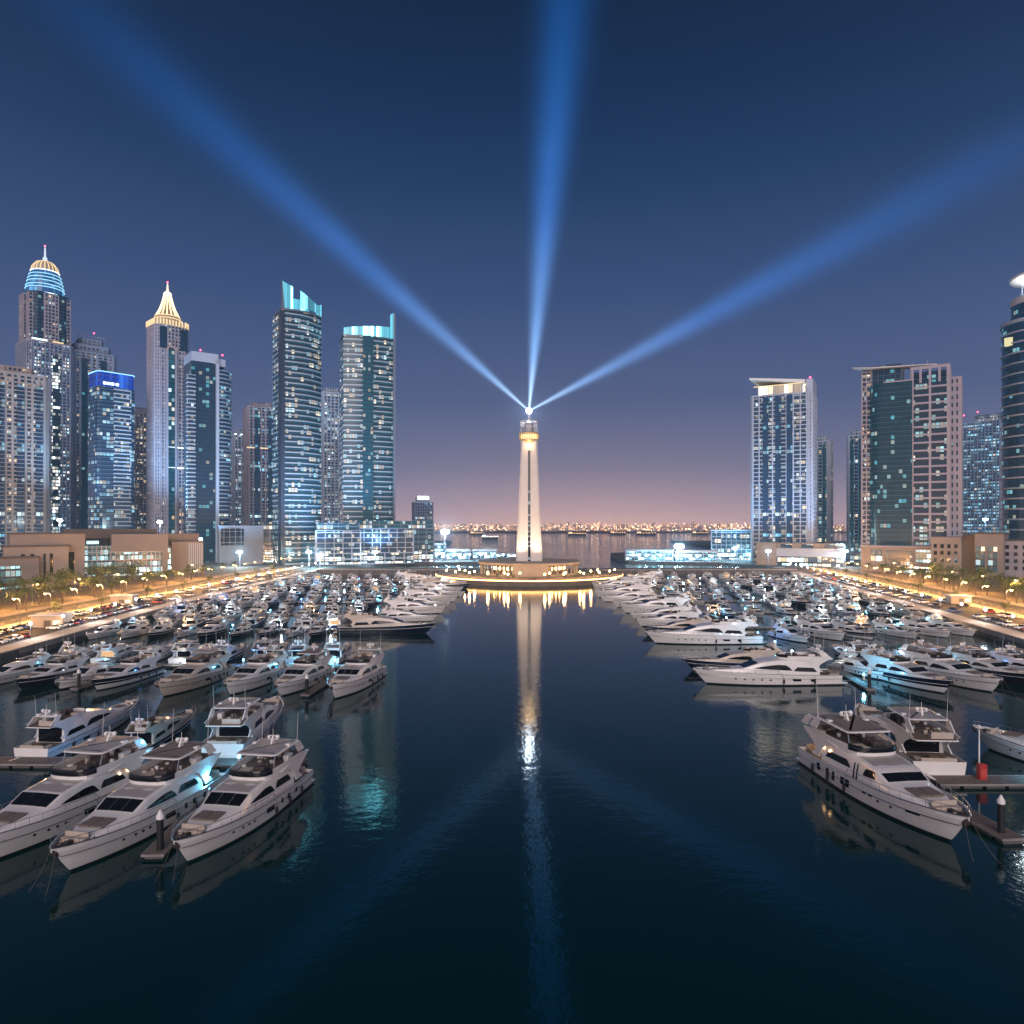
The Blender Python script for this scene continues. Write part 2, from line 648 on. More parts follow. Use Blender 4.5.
# rows of garden lamps and clipped shrubs on the island
LAMPB = MB()
LAMPB.tube([(0, 0, 0), (0, 0, 3.0)], .09)
LPOLE = LAMPB.mesh('pole', [GEAR])
LH = MB()
LH.ball((0, 0, 3.3), .55, 8)
LHEAD = LH.mesh('lantern', [AMBS])


def part(name, mesh, parent, loc=None):
    o = bpy.data.objects.new(name, mesh)
    COL.objects.link(o)
    o.parent = parent
    if loc:
        o.location = loc
    return o


def light(name, parent, loc, power, col, r=.4, kind='POINT', spot=None, aim=None):
    ld = bpy.data.lights.new(name, kind)
    ld.energy = power
    ld.color = col
    ld.shadow_soft_size = r
    o = bpy.data.objects.new(name, ld)
    COL.objects.link(o)
    o.parent = parent
    o.location = loc
    if kind == 'SPOT':
        ld.spot_size = spot
        ld.spot_blend = .8
        o.rotation_euler = Vector(aim).to_track_quat('-Z', 'Y').to_euler()
    return o


isl_a = [-168, -152, -138, -124, -110, -98, -82, -70, -56, -42, -28, -12]
isl_a = sorted(isl_a + [-160, -145, -131, -117, -104, -76, -63, -49, -35, -20])
for i, a in enumerate(isl_a):
    q = R(a)
    r_ = 57 if i % 2 else 47
    o = empty('garden_lamp', (LX + r_ * math.cos(q), LY + r_ * math.sin(q), 3.55))
    part('pole', LPOLE, o)
    part('lantern', LHEAD, o)
    if True:
        light('lamp_light', o, (0, 0, 4.4), 2600, (1, .52, .2), .6)
    tag(o, 'amber globe lamp on the island rim, %s counting from the gold-spired tower side' % ORD[i + 1], 'lamp', 'globe lamps round the lighthouse island')

# tower: two tapering stone fins with a dark slot of windows between them
root = empty('lighthouse', (LX, LY, 11.6))
tag(root, 'tall pale lighthouse tower with a dark window slot, shining three beams', 'lighthouse')
H = 80.4
for s in (-1, 1):
    b = MB()
    rows = []
    for z in (0, H * .25, H * .5, H * .75, H):
        f = (z / H)
        hw = lerp(8.8, 5.3, f ** .85)
        d = hw * .92
        gap = .85
        rows.append([(s * gap, -d, z), (s * (hw - 1.1), -d, z), (s * hw, -d + 1.1, z), (s * hw, d - 1.1, z), (s * (hw - 1.1), d, z), (s * gap, d, z)])
    b.loft([r if s > 0 else r[::-1] for r in rows], 0, True, True, True)
    b.build('stone_fin', TWRST, root)
b = MB()
b.add([], [])
rows = []
for z in (0, H):
    d = lerp(8.8, 5.3, z / H) * .92 - .8
    rows.append([(-.84, -d, z), (.84, -d, z), (.84, d, z), (-.84, d, z)])
b.loft(rows, 0, True, True, True)
b.build('window_slot', GLASS, root)
b = MB()
rows = []
for z in (74, H + .05):
    d = lerp(8.8, 5.3, (z / H) ** .85) * .92 - .1
    rows.append([(-.83, -d, z), (.83, -d, z), (.83, d, z), (-.83, d, z)])
b.loft(rows, 0, True, True, True)
b.build('upper_stone_band', TWRST, root)
SLOTW = emit('slot_window_light', (.75, .88, 1), .55)
for k, (z, hh) in enumerate([(46, 1.1), (38, 2.2), (30.5, 1.0), (26.5, .6), (23.5, .9), (20, .5), (16.5, .9), (13, .6), (10, .9), (1.5, 1.6)]):
    d = lerp(8.8, 5.3, z / H) * .92 - .78
    b = MB()
    b.box(-.6, .6, -d - .25, -d + .1, z, z + hh)
    b.build('slot_window', SLOTW, root)
GOLD = mat('gold_cladding', (.62, .45, .24), .4, .3, var=.15, vscale=1.2)
b = MB()
b.lathe([(5.2, H - 1.2), (5.9, H - .4), (6.4, H + .3), (6.4, H + 1.1), (6.2, H + 1.1), (6.3, H + 1.4)], n=32)
b.lathe([(6.0, H + 4.4), (6.7, H + 4.6), (6.9, H + 5.2), (6.5, H + 5.5), (3, H + 6.55)], n=32)
gal = b.build('gallery', GOLD, root)
b = MB()
for k in range(24):
    a = R(k * 15)
    b.tube([(6.2 * math.cos(a), 6.2 * math.sin(a), H + 1.2), (6.4 * math.cos(a + .06), 6.4 * math.sin(a + .06), H + 4.5)], .32, 6)
b.build('baluster_ring', GOLD, gal)
b = MB()
b.lathe([(5.5, H + 1.3), (5.5, H + 4.4)], n=32)
b.build('gallery_glow', emit('gallery_amber', (1, .62, .25), 3.0), gal)
b = MB()
for k in range(12):
    a = R(k * 30 + 8)
    b.tube([(5.9 * math.cos(a), 5.9 * math.sin(a), H + 6.5), (5.2 * math.cos(a), 5.2 * math.sin(a), H + 10.5), (5.9 * math.cos(a), 5.9 * math.sin(a), H + 13.6)], .28, 6)
b.tube([(5.7 * math.cos(R(k * 15)), 5.7 * math.sin(R(k * 15)), H + 13.4) for k in range(24)], .4, 6, closed=True)
b.tube([(5.4 * math.cos(R(k * 15)), 5.4 * math.sin(R(k * 15)), H + 9.4) for k in range(24)], .22, 6, closed=True)
b.build('lantern_railing', TWRST, root)
b = MB()
b.lathe([(3.2, H + 6.5), (3.0, H + 12), (3.6, H + 12.4), (1.2, H + 14.2), (1.0, H + 18)], n=20)
b.build('lantern_pedestal', mat('lantern_metal', (.35, .36, .40), .4, .5), root)
b = MB()
b.ball((0, 0, H + 20.6), 1.9, 18)
b.build('lamp_globe', emit('beacon_lamp', (.74, .87, 1), 130), root)
BEAM_Z = 11.6 + H + 20.6
for k in range(8):
    a = R(k * 45 + 22.5)
    p = (16 * math.cos(a), 16 * math.sin(a), .6)
    b = MB()
    b.lathe([(.5, -.6), (.55, 0), (.3, .3)], p, 10)
    o = b.build('uplight', GEAR, root)
    tgt = Vector((0, 0, 42)) - Vector(p)
    light('uplight_lamp', root, (p[0], p[1], p[2] + .5), 23000, (1, .74, .48), .4, 'SPOT', R(75), tgt)
light('gallery_lamp', root, (0, -7.8, H - 3), 1500, (1, .62, .28), .5)

# three searchlight beams: scattered light put in as a self-glowing cone volume for each
def beam_mat(name, k, L, amp, col, r0, fade):
    m = bpy.data.materials.new(name)
    m.use_nodes = True
    t = NT(m.node_tree)
    tcn = t.n('ShaderNodeTexCoord')
    s = t.n('ShaderNodeSeparateXYZ')
    t.l(tcn.outputs['Object'], s.inputs[0])
    x, y, z = s.outputs
    wd = t.math('ADD', t.math('MULTIPLY', z, k), r0)
    r2 = t.math('ADD', t.math('MULTIPLY', x, x), t.math('MULTIPLY', y, y))
    q = t.math('DIVIDE', r2, t.math('MULTIPLY', wd, wd))
    g = t.math('MULTIPLY', t.math('EXPONENT', t.math('MULTIPLY', q, -4.2)), t.math('SUBTRACT', 1.0, q, clamp=True))
    e = t.math('DIVIDE', amp, t.math('POWER', wd, 1.55))
    zz = t.math('DIVIDE', z, L)
    f = t.math('SUBTRACT', 1.0, t.math('POWER', zz, fade), clamp=True)
    em = t.n('ShaderNodeEmission')
    # uneven strength put into the glow
    nz = t.n('ShaderNodeTexNoise')
    nz.inputs['Scale'].default_value = .02
    nz.inputs['Detail'].default_value = 3
    t.l(tcn.outputs['Object'], nz.inputs['Vector'])
    f = t.math('MULTIPLY', f, t.math('ADD', t.math('MULTIPLY', nz.outputs[0], .7), .65))
    t.l(t.ramp(zz, [(0, (.55, .78, 1.0)), (.08, (.26, .52, 1.0)), (.28, (.055, .27, .92)), (.6, (.006, .20, .80)), (1, (.0, .18, .7))]), em.inputs[0])
    t.l(t.math('MULTIPLY', t.math('MULTIPLY', g, e), f), em.inputs[1])
    o = t.n('ShaderNodeOutputMaterial')
    t.l(em.outputs[0], o.inputs['Volume'])
    m.cycles.volume_step_rate = .12
    return m


for i, (dirv, k, L, amp, lab) in enumerate([
        (Vector((-458, 0, 408)), .120, 500, 2.2, 'blue searchlight beam slanting up from the lighthouse over the slanted cyan-crowned towers'),
        (Vector((36, 0, 408)), .140, 470, 3.1, 'blue searchlight beam rising almost straight up from the lighthouse lamp'),
        (Vector((500, 0, 268)), .112, 490, 2.05, 'blue searchlight beam slanting up from the lighthouse over the slanted-roof tower')]):
    b = MB()
    r0 = .9
    b.lathe([(r0 * .9, 2.2), (r0 + k * L * .5, L * .5), (r0 + k * L, L)], n=40)
    o = b.build('light_beam', beam_mat('beam_glow_%d' % i, k, L, amp, None, r0, 1.6))
    o.location = (LX, LY, BEAM_Z)
    o.rotation_euler = dirv.to_track_quat('Z', 'Y').to_euler()
    tag(o, lab, 'light beam', 'searchlight beams from the lighthouse')

# self-glowing halo volumes added round strong lamps, standing in for bloom
def lamp_glow_halo(loc, radius, amp, col):
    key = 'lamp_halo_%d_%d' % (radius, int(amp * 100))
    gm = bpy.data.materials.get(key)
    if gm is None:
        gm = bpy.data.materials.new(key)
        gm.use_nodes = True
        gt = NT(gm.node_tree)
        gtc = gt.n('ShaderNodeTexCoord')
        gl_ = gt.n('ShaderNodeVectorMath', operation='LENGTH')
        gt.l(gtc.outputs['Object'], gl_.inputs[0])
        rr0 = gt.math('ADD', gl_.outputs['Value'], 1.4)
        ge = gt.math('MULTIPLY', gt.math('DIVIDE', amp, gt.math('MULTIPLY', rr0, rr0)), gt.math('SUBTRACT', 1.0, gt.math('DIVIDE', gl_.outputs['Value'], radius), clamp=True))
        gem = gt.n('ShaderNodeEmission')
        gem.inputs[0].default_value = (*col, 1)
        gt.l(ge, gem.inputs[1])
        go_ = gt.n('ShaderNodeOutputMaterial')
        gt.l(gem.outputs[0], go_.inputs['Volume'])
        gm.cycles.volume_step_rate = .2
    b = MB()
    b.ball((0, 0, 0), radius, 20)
    o = b.build('glow_halo', gm)
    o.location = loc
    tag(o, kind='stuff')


lamp_glow_halo((LX, LY, BEAM_Z), 30, .42, (.38, .62, 1))

# humid night air
HZ = bpy.data.materials.new('night_haze')
HZ.use_nodes = True
ht = NT(HZ.node_tree)
pv = ht.n('ShaderNodeVolumePrincipled')
pv.inputs['Color'].default_value = (.34, .62, 1.0, 1)
pv.inputs['Density'].default_value = HAZE_D
pv.inputs['Anisotropy'].default_value = .6
ho = ht.n('ShaderNodeOutputMaterial')
ht.l(pv.outputs[0], ho.inputs['Volume'])
b = MB()
b.box(-3000, 3000, -90, 4500, -4, 660)
tag(b.build('haze', HZ), kind='stuff')

# ================================================================== YACHTS
def patch(b, fn, u0, u1, v0, v1, nu, nv, m=0):
    rows = []
    for i in range(nu + 1):
        rows.append([fn(lerp(u0, u1, i / nu), lerp(v0, v1, j / nv)) for j in range(nv + 1)])
    b.loft(rows, m)


class Yacht:
    """a motor yacht: L metres long, bow along +x, water line at z = 0; collects its parts"""
    def __init__(self, L, B, zs, zb, house, hull=GEL, top=GEL, roofm=GELG, seed=1):
        self.L, self.B, self.zs, self.zb = L, B, zs, zb
        self.house = house                      # (t, half width, roof z)
        self.hullm, self.topm, self.roofm = hull, top, roofm
        self.rnd = random.Random(seed)
        self.parts = []                         # name, MB, mats, parent index, smooth

    def put(self, name, b, mats, parent=None, smooth=35):
        if not isinstance(mats, list):
            mats = [mats]
        self.parts.append((name, b, mats, parent, smooth))
        return len(self.parts) - 1

    # --- surfaces
    def sheer(self, t):
        return self.zs + (self.zb - self.zs) * max(0, t) ** 1.7

    def hw(self, t, v):
        s = max(0.0, (t - .38) / .62)
        top = self.B / 2 * (1 - s ** 2.9) ** .82 * (.93 + .07 * min(1, t / .3))
        bot = self.B / 2 * .86 * max(0.0, 1 - s ** 2.0) ** 1.0 * (.95 + .05 * min(1, t / .3))
        return lerp(bot, top, v ** .9)

    def hull(self, t, v, side=1, off=0.0):
        Lv = lerp(.875, 1.0, v ** .8)
        x = -self.L / 2 + t * self.L * Lv
        z = lerp(-.5, self.sheer(t), v)
        return (x, side * (self.hw(t, v) + off), z)

    def X(self, t):
        return (t - .5) * self.L

    def deck(self, t):
        return self.sheer(t) - .42

    def hwt(self, t):
        return interp([(a, w_) for a, w_, _ in self.house], t)

    def hzt(self, t):
        return interp([(a, z) for a, _, z in self.house], t)

    def side(self, t, z, s=1, off=.03):
        w_ = self.hwt(t)
        zd, zr = self.deck(t), self.hzt(t)
        k = min(1, max(0, (z - zd) / max(.05, zr - zd)))
        return (self.X(t), s * (w_ * (1 - .13 * k ** 1.6) + off), z)

    def roof(self, t, y, off=.03):
        return (self.X(t) + off * .5, y, self.hzt(t) + off + .06 * (1 - abs(y) / max(.1, self.hwt(t))))

    # --- hull with bulwark, deck, boot stripe
    def make_hull(self, two_tone=False, ports=(), windows=()):
        b = MB()
        ts = [i / 22 for i in range(22)] + [.975, .99, .998]
        zl = [0, .10, .22, .4, .6, .8, .97, 1.0]
        for s in (1, -1):
            rows = []
            for t in ts:
                row = []
                vb = .78 / (self.sheer(t) + .5)     # boot stripe to z = .28
                vv = [0, vb] + [lerp(vb, 1, q) for q in (.2, .4, .62, .66, .84, 1)]
                for v in vv:
                    p = self.hull(t, v, s, .035 if v > .7 else 0)
                    row.append(p)
                x, y, z = row[-1]
                yi = max(0.0, abs(y) - .16)
                row.append((x, s * yi, z + .015))
                row.append((x, s * max(0, yi - .03), self.deck(t)))
                rows.append(row if s > 0 else row)
            mats = [1] + [0] * (len(rows[0]) - 2)
            if two_tone:
                mats = [1, 2, 2, 0, 0, 0, 0, 0, 0][:len(rows[0]) - 1]
            b.loft(rows if s < 0 else [r for r in rows], 0, mats=mats)
        # transom
        tr = [self.hull(0, v, 1) for v in (0, .3, .6, 1)]
        tl = [self.hull(0, v, -1) for v in (0, .3, .6, 1)]
        b.loft([tl, tr], 0)
        h = self.put('hull', b, [self.hullm, BOOT, self.topm])
        b = MB()
        rows = []
        for t in ts:
            x, y, z = self.hull(t, 1, 1)
            yi = max(0.0, abs(y) - .17)
            rows.append([(x, -yi, self.deck(t)), (x, 0, self.deck(t) + .04), (x, yi, self.deck(t))])
        b.loft(rows)
        self.put('deck', b, TEAK)
        b = MB()
        for s in (1, -1):
            b.tube([self.hull(t, 1, s, .02) for t in ts], .055, 5)
            b.tube([self.hull(t, .70, s, .06) for t in ts[:-1]], .05, 5)
        self.put('rub_rail', b, STEEL if self.hullm is not NAVY else GEL, h)
        for (t0, t1, v0, v1) in windows:
            for s in (1, -1):
                b = MB()
                patch(b, lambda u, q: self.hull(u, q, s, .05), t0, t1, v0, v1, 4, 2)
                self.put('hull_window', b, GLASS, h)
        for t in ports:
            for s in (1, -1):
                b = MB()
                c = self.hull(t, .58, s, .05)
                b.add([(c[0] + .24 * math.cos(R(a)), c[1], c[2] + .15 * math.sin(R(a))) for a in range(0, 360, 36)], [tuple(range(10))])
                self.put('porthole', b, GLASS, h)
        return h

    def make_house(self, ws=(.585, .66), panes=3, wins=(), aft=True, door=None):
        b = MB()
        ts = sorted(set([a for a, _, _ in self.house] + [lerp(self.house[0][0], self.house[-1][0], i / 14) for i in range(15)]))
        rows = []
        for t in ts:
            row = []
            zd, zr = self.deck(t) - .05, self.hzt(t)
            w_ = self.hwt(t)
            left = []
            for k in (0, .3, .6, .85, .96):
                left.append((self.X(t), w_ * (1 - .13 * k ** 1.6), lerp(zd, zr, k)))
            left.append((self.X(t), w_ * .80, zr + .015))
            left.append((self.X(t), w_ * .4, zr + .05))
            row = [(x, -y, z) for x, y, z in left] + [(self.X(t), 0, zr + .06)] + left[::-1]
            rows.append(row)
        b.loft(rows[::-1], 0, cap0=True, cap1=True)
        h = self.put('superstructure', b, self.topm, smooth=40)
        # roof panel, slightly darker non-skid
        b = MB()
        t1 = ws[0] - .012
        patch(b, lambda u, q: self.roof(u, q * self.hwt(u) * .74, .02), self.house[0][0] + .02, t1, -1, 1, 8, 4)
        self.put('roof_panel', b, self.roofm, h)
        # windscreen panes
        for i in range(panes):
            y0, y1 = -1 + 2 * i / panes + .008, -1 + 2 * (i + 1) / panes - .008
            b = MB()
            patch(b, lambda u, q: self.roof(u, q * self.hwt(u) * .80, .045), ws[0] + .004, ws[1] - .004, y0, y1, 3, 3)
            self.put('windscreen_pane', b, GLASS, h)
        for (t0, t1, zlo, zhi, sk) in wins:
            for s in (1, -1):
                b = MB()
                rows = []
                for i in range(13):
                    f = i / 12
                    t = lerp(t0, t1, f)
                    hump = min(1, (f / .16) ** .7, ((1 - f) / (.16 if sk > 1 else .62)) ** .75) if 0 < f < 1 else 0
                    zb_ = self.deck(t) + zlo + .1 * f
                    zt = zb_ + (zhi - zlo) * hump + .03
                    rows.append([self.side(t, lerp(zb_, zt, q / 3), s, .035) for q in range(4)])
                b.loft(rows)
                self.put('side_window', b, GLASS, h)
        if aft:
            t = self.house[0][0]
            w_ = self.hwt(t) * .8
            b = MB()
            b.box(self.X(t) - .05, self.X(t) - .02, -w_, w_, self.deck(t) + .1, self.hzt(t) - .35)
            self.put('aft_glass_door', b, door or GLASS, h)
        return h

    def make_fly(self, pts, z, ch=.78, wing=True, screen=True, t_aft=None):
        """flybridge: floor slab, coaming, dark wind deflector, seats and console. pts: (t, half width), aft to front"""
        out = [(self.X(t), w_) for t, w_ in pts]
        poly = [(x, -y) for x, y in out] + [(x, y) for x, y in reversed(out)]
        b = MB()
        b.prism(poly, z, z + .16)
        f = self.put('flybridge', b, self.topm)
        b = MB()
        b.prism([(x * .999, y * .94) for x, y in poly], z + .16, z + .185)
        self.put('flybridge_floor', b, TEAK, f)
        # coaming follows the outline from one aft corner round the front to the other
        k0 = 1 if t_aft is None else t_aft
        path = [(x, y) for x, y in reversed(out[k0:])]
        ring = [(x, -y) for x, y in out[k0:]] + path
        def sect(i, o, zz):
            x, y = ring[i]
            L_ = math.hypot(x - out[0][0], y) or 1
            return (x + o * .5 * (1 if x > out[len(out) // 2][0] else .2), y + o * (1 if y > 0 else -1) * (.9 if abs(y) > .05 else 0), zz)
        b = MB()
        rows = []
        for i in range(len(ring)):
            low = .55 if i in (0, len(ring) - 1) else 1
            rows.append([sect(i, 0, z + .1), sect(i, .10, z + .16 + ch * low), sect(i, -.02, z + .18 + ch * low), sect(i, -.10, z + .16)])
        b.loft(rows, 0, False, True, True)
        self.put('coaming', b, self.topm, f)
        if screen:
            b = MB()
            a, c = 1 + k0 * 0, len(ring) - 2
            rows = []
            lo = len(ring) // 2 - 4
            for i in range(max(1, lo), min(len(ring) - 1, len(ring) // 2 + 4)):
                rows.append([sect(i, .105, z + .42), sect(i, .125, z + .17 + ch), sect(i, .02, z + .16 + ch + .20), sect(i, -.01, z + .16 + ch + .19)])
            b.loft(rows)
            self.put('wind_deflector', b, GLASS, f)
        # furniture
        zf = z + .185
        x0, x1 = out[0][0], out[-1][0]
        wd = out[1][1] * .8
        b = MB()
        b.rbox(x0 + .9, x0 + 3.2, -wd, -wd + .8, zf, zf + .45, .1)
        b.rbox(x0 + .9, x0 + 1.7, -wd + .78, wd * .2, zf, zf + .452, .1)
        b.rbox(x0 + .7, x0 + .92, -wd, wd * .2, zf, zf + .85, .08)
        self.put('sofa', b, CUSH, f)
        b = MB()
        b.rbox(x1 - 3.0, x1 - 1.2, -wd * .75, -.25, zf, zf + .42, .12)
        self.put('sun_lounger', b, CUSH, f)
        b = MB()
        b.rbox(x0 + 3.6, x0 + 5.0, wd - .75, wd, zf, zf + .9, .08)
        self.put('galley_unit', b, GEL, f)
        b = MB()
        b.rbox(x0 + 1.9, x0 + 3.0, -wd + .95, -wd + 1.7, zf + .62, zf + .68, .03)
        b.tube([(x0 + 2.45, -wd + 1.3, zf), (x0 + 2.45, -wd + 1.3, zf + .62)], .07)
        self.put('table', b, TEAK, f)
        b = MB()
        b.rbox(x1 - 2.3, x1 - 1.5, .25, wd * .72, zf, zf + 1.0, .15)
        b.rbox(x1 - 3.5, x1 - 2.9, .4, .95, zf, zf + 1.05, .1)
        b.rbox(x1 - 3.5, x1 - 2.9, 1.05, 1.6, zf, zf + 1.05, .1)
        b.tube([(x1 - 2.36 + .0, .75 + .24 * math.cos(R(a)), zf + .95 + .24 * math.sin(R(a))) for a in range(0, 360, 45)], .03, 5, closed=True)
        self.put('helm', b, GEAR, f)
        # loose gear
        for _ in range(14):
            b = MB()
            x = self.rnd.uniform(x0 + 1, x1 - 1.2)
            y = self.rnd.uniform(-wd, wd * .9)
            s = self.rnd.uniform(.2, .5)
            b.rbox(x, x + s, y, y + s * 1.3, zf + .01, zf + self.rnd.uniform(.15, .62), .06)
            self.put(self.rnd.choice(['cushion', 'deck_box', 'deck_chair']), b, self.rnd.choice([GEAR, GEL, CUSHD, CUSH]), f)
        if wing:
            zb_ = z - 2.2
            X0 = x0
            for s in (1, -1):
                y = out[1][1] * 1.0
                b = MB()
                pl_ = [(X0 + 8.2, z - .02), (X0 + 4.5, z + .62), (X0 + 2.2, z + .75), (X0 + .3, z + .5), (X0 + .9, z + .12), (X0 + 2.6, z - .75), (X0 + 3.4, z - 1.5), (X0 + 2.3, z - 2.4), (X0 + 4.0, z - 2.4), (X0 + 4.7, z - 1.2), (X0 + 5.6, z - .35)]
                b.plate(pl_, s * y - .09, s * y + .09)
                self.put('side_wing', b, self.topm, f)
        return f

    def make_hardtop(self, t0, t1, w_, z, zf, m=None, poles=True, arch=True, mast=True):
        x0, x1 = self.X(t0), self.X(t1)
        b = MB()
        def ring(i, zz):
            pts = []
            r = .7
            for cx, cy_, a in ((x1 - r, w_ - r, 0), (x0 + r, w_ - r, 90), (x0 + r, -w_ + r, 180), (x1 - r, -w_ + r, 270)):
                for k in (0, 30, 60, 90):
                    q = R(a + k)
                    pts.append((cx + (r - i) * math.cos(q), cy_ + (r - i) * math.sin(q), zz))
            return pts
        b.loft([ring(.12, z), ring(0, z + .07), ring(.1, z + .17), ring(.5, z + .21)], 0, True, True, True)
        h = self.put('hardtop', b, self.topm)
        b = MB()
        b.loft([ring(.32, z + .20), ring(.34, z + .225), ring(.9, z + .25)], 0, True, False, True)
        self.put('roof_cover', b, m or self.roofm, h)
        if arch:
            for s in (1, -1):
                b = MB()
                b.plate([(x0 + .1, z + .04), (x0 + 1.5, z + .04), (x0 + .5, zf), (x0 - 1.2, zf)], s * (w_ - .12) - .07, s * (w_ - .12) + .07)
                self.put('arch_leg', b, self.topm, h)
        if poles:
            for s in (1, -1):
                b = MB()
                b.tube([(x1 - .5, s * (w_ - .3), z + .04), (x1 - .1, s * (w_ - .3), zf)], .05)
                self.put('support_pole', b, STEEL, h)
        if mast:
            b = MB()
            xm = lerp(x0, x1, .35)
            b.plate([(xm - .5, z + .22), (xm + .4, z + .22), (xm - .1, z + 1.15), (xm - .35, z + 1.15)], -.12, .12)
            b.box(xm - .32, xm - .12, -.75, .75, z + .72, z + .78)
            b.tube([(xm - .2, 0, z + 1.15), (xm - .2, 0, z + 2.1)], .03)
            self.put('radar_mast', b, self.topm, h)
            for y, rd in ((-.62, .24), (.62, .30)):
                b = MB()
                b.ball((xm - .22, y, z + .78 + rd), rd, 10, sz=1.05)
                self.put('radar_dome', b, GEL, h)
            for y in (-w_ + .5, w_ - .5):
                b = MB()
                b.rbox(xm - .2, xm + .5, y - .3, y + .3, z + .2, z + .42, .08)
                self.put('roof_hatch', b, GEL, h)
            b = MB()
            b.box(xm - .3, xm - .14, -.6, .6, z + 1.18, z + 1.28)
            self.put('radar_bar', b, GEL, h)
            for y, hh in ((-w_ + .3, 4.5), (w_ - .3, 3.8)):
                b = MB()
                b.tube([(x0 + .5, y, z + .15), (x0 + .2, y, z + hh)], .03, 5, r1=.012)
                self.put('antenna', b, GEL, h)
        return h

    def make_bow(self, pad=(.71, .80), rail0=.42):
        ts = [lerp(rail0, .997, i / 22) for i in range(23)]
        b = MB()
        for s in (1, -1):
            top = []
            for i, t in enumerate(ts):
                x, y, z = self.hull(t, 1, s, -.1)
                if s * y < 0:
                    y = 0
                hgt = .72 if i else .05
                top.append((x, y, z + hgt))
                if i % 2 == 1:
                    b.tube([(x, y, z), (x, y, z + hgt)], .022, 4)
            b.tube(top, .03, 5)
        self.put('bow_rail', b, STEEL)
        if pad:
            b = MB()
            t0, t1 = pad
            for s in (-1, 1):
                w_ = min(self.hwt(t0), self.hwt(t1)) * .72
                x0, x1 = self.X(t0), self.X(t1)
                zz = max(self.hzt(t0), self.hzt(t1)) + .04
                b.rbox(x0, x1, min(s * .05, s * w_), max(s * .05, s * w_), zz - .05, zz + .12, .09)
            self.put('sun_pad', b, CUSHD)
        tt = self.house[-1][0]
        xs, zz0 = self.X(tt), self.deck(tt)
        wq = min(self.hw(tt + .02, 1) - .5, 1.5)
        b = MB()
        b.rbox(xs - .1, xs + .65, -wq, wq, zz0 + .02, zz0 + .5, .12)
        b.rbox(xs - .25, xs - .02, -wq, wq, zz0 + .02, zz0 + .95, .09)
        self.put('bow_seat', b, CUSH)
        b = MB()
        rn = self.rnd
        for t in (.90, .925):
            x = self.X(t) - .4
            z = self.deck(t)
            b.rbox(x, x + .5, -.28, .28, z, z + .4, .08)
            b.lathe([(.16, 0), (.2, .1), (.12, .2), (.18, .32), (.02, .36)], (x + .9, .3 * (1 if t > .91 else -1), z), 10)
        b.tube([(self.X(.995) - .35, 0, self.sheer(1) + .02), (self.X(.93), 0, self.deck(.93) + .12)], .06, 6)
        for _ in range(26):
            t = rn.uniform(.84, .945)
            y = rn.uniform(-.85, .85) * max(.1, self.hw(t, 1) - .35)
            x = self.X(t) - .3
            z = self.deck(t)
            s = rn.uniform(.08, .26)
            if rn.random() < .35:
                b.tube([(x + s * 1.3 * math.cos(R(a)), y + s * 1.3 * math.sin(R(a)), z + .06) for a in range(0, 360, 60)], .05, 5, rn.choice([0, 1]), closed=True)
            else:
                b.rbox(x, x + s, y, y + s, z, z + rn.uniform(.08, .35), .03, rn.choice([0, 0, 1, 2]))
        self.put('anchor_windlass', b, [GEAR, CUSH, STEEL])
        b = MB()
        zz = self.sheer(1)
        b.plate([(self.X(1) - .55, zz - .55), (self.X(1) - .12, zz - .2), (self.X(1) - .16, zz - .62), (self.X(1) - .62, zz - 1.15), (self.X(1) - .75, zz - .8)], -.28, .28)
        self.put('anchor', b, GEAR)

    def make_aft(self, lit=None, house_t=None, roofz=None):
        b = MB()
        x0 = -self.L / 2
        w_ = self.B / 2 * .84
        b.rbox(x0 - 1.35, x0 + .05, -w_, w_, .32, .5, .12)
        self.put('swim_platform', b, self.topm)
        b = MB()
        zd = self.deck(.05)
        b.rbox(x0 + .25, x0 + 1.0, -w_ * .75, w_ * .75, zd + .02, zd + .45, .1)
        b.rbox(x0 + .12, x0 + .26, -w_ * .75, w_ * .75, zd + .02, zd + .85, .06)
        for s in (1, -1):
            b.rbox(x0 + 1.05, x0 + 2.2, min(s * w_ * .55, s * w_ * .8), max(s * w_ * .55, s * w_ * .8), zd + .02, zd + .45, .08)
        self.put('cockpit_sofa', b, CUSH)
        b = MB()
        b.rbox(x0 + 1.5, x0 + 2.6, -.55, .55, zd + .62, zd + .7, .05)
        b.tube([(x0 + 2.05, 0, zd), (x0 + 2.05, 0, zd + .62)], .09)
        self.put('cockpit_table', b, TEAK)
        if lit:
            b = MB()
            b.box(x0 + 1.6, x0 + 2.6, -1.0, -.7, roofz - .06, roofz - .03)
            b.box(x0 + 1.6, x0 + 2.6, .7, 1.0, roofz - .06, roofz - .03)
            self.put('cockpit_lamp', b, lit)
        # mooring posts and gangway
        b = MB()
        b.box(x0 - 2.6, x0 - .2, w_ * .55, w_ * .55 + .5, .62, .70)
        self.put('gangway', b, STEEL)

    def make_fenders(self, ts, v=.62):
        for i, t in enumerate(ts):
            for s in (1, -1):
                x, y, z = self.hull(t, .75, s, .22)
                b = MB()
                z0 = .45
                b.lathe([(.02, z0), (.17, z0 + .12), (.19, z0 + .5), (.17, z0 + .9), (.02, z0 + 1.02)], (x, y, 0), 8)
                b.tube([(x, y, z0 + 1), self.hull(t, 1, s, .05)], .02, 4)
                self.put('fender', b, RUB)

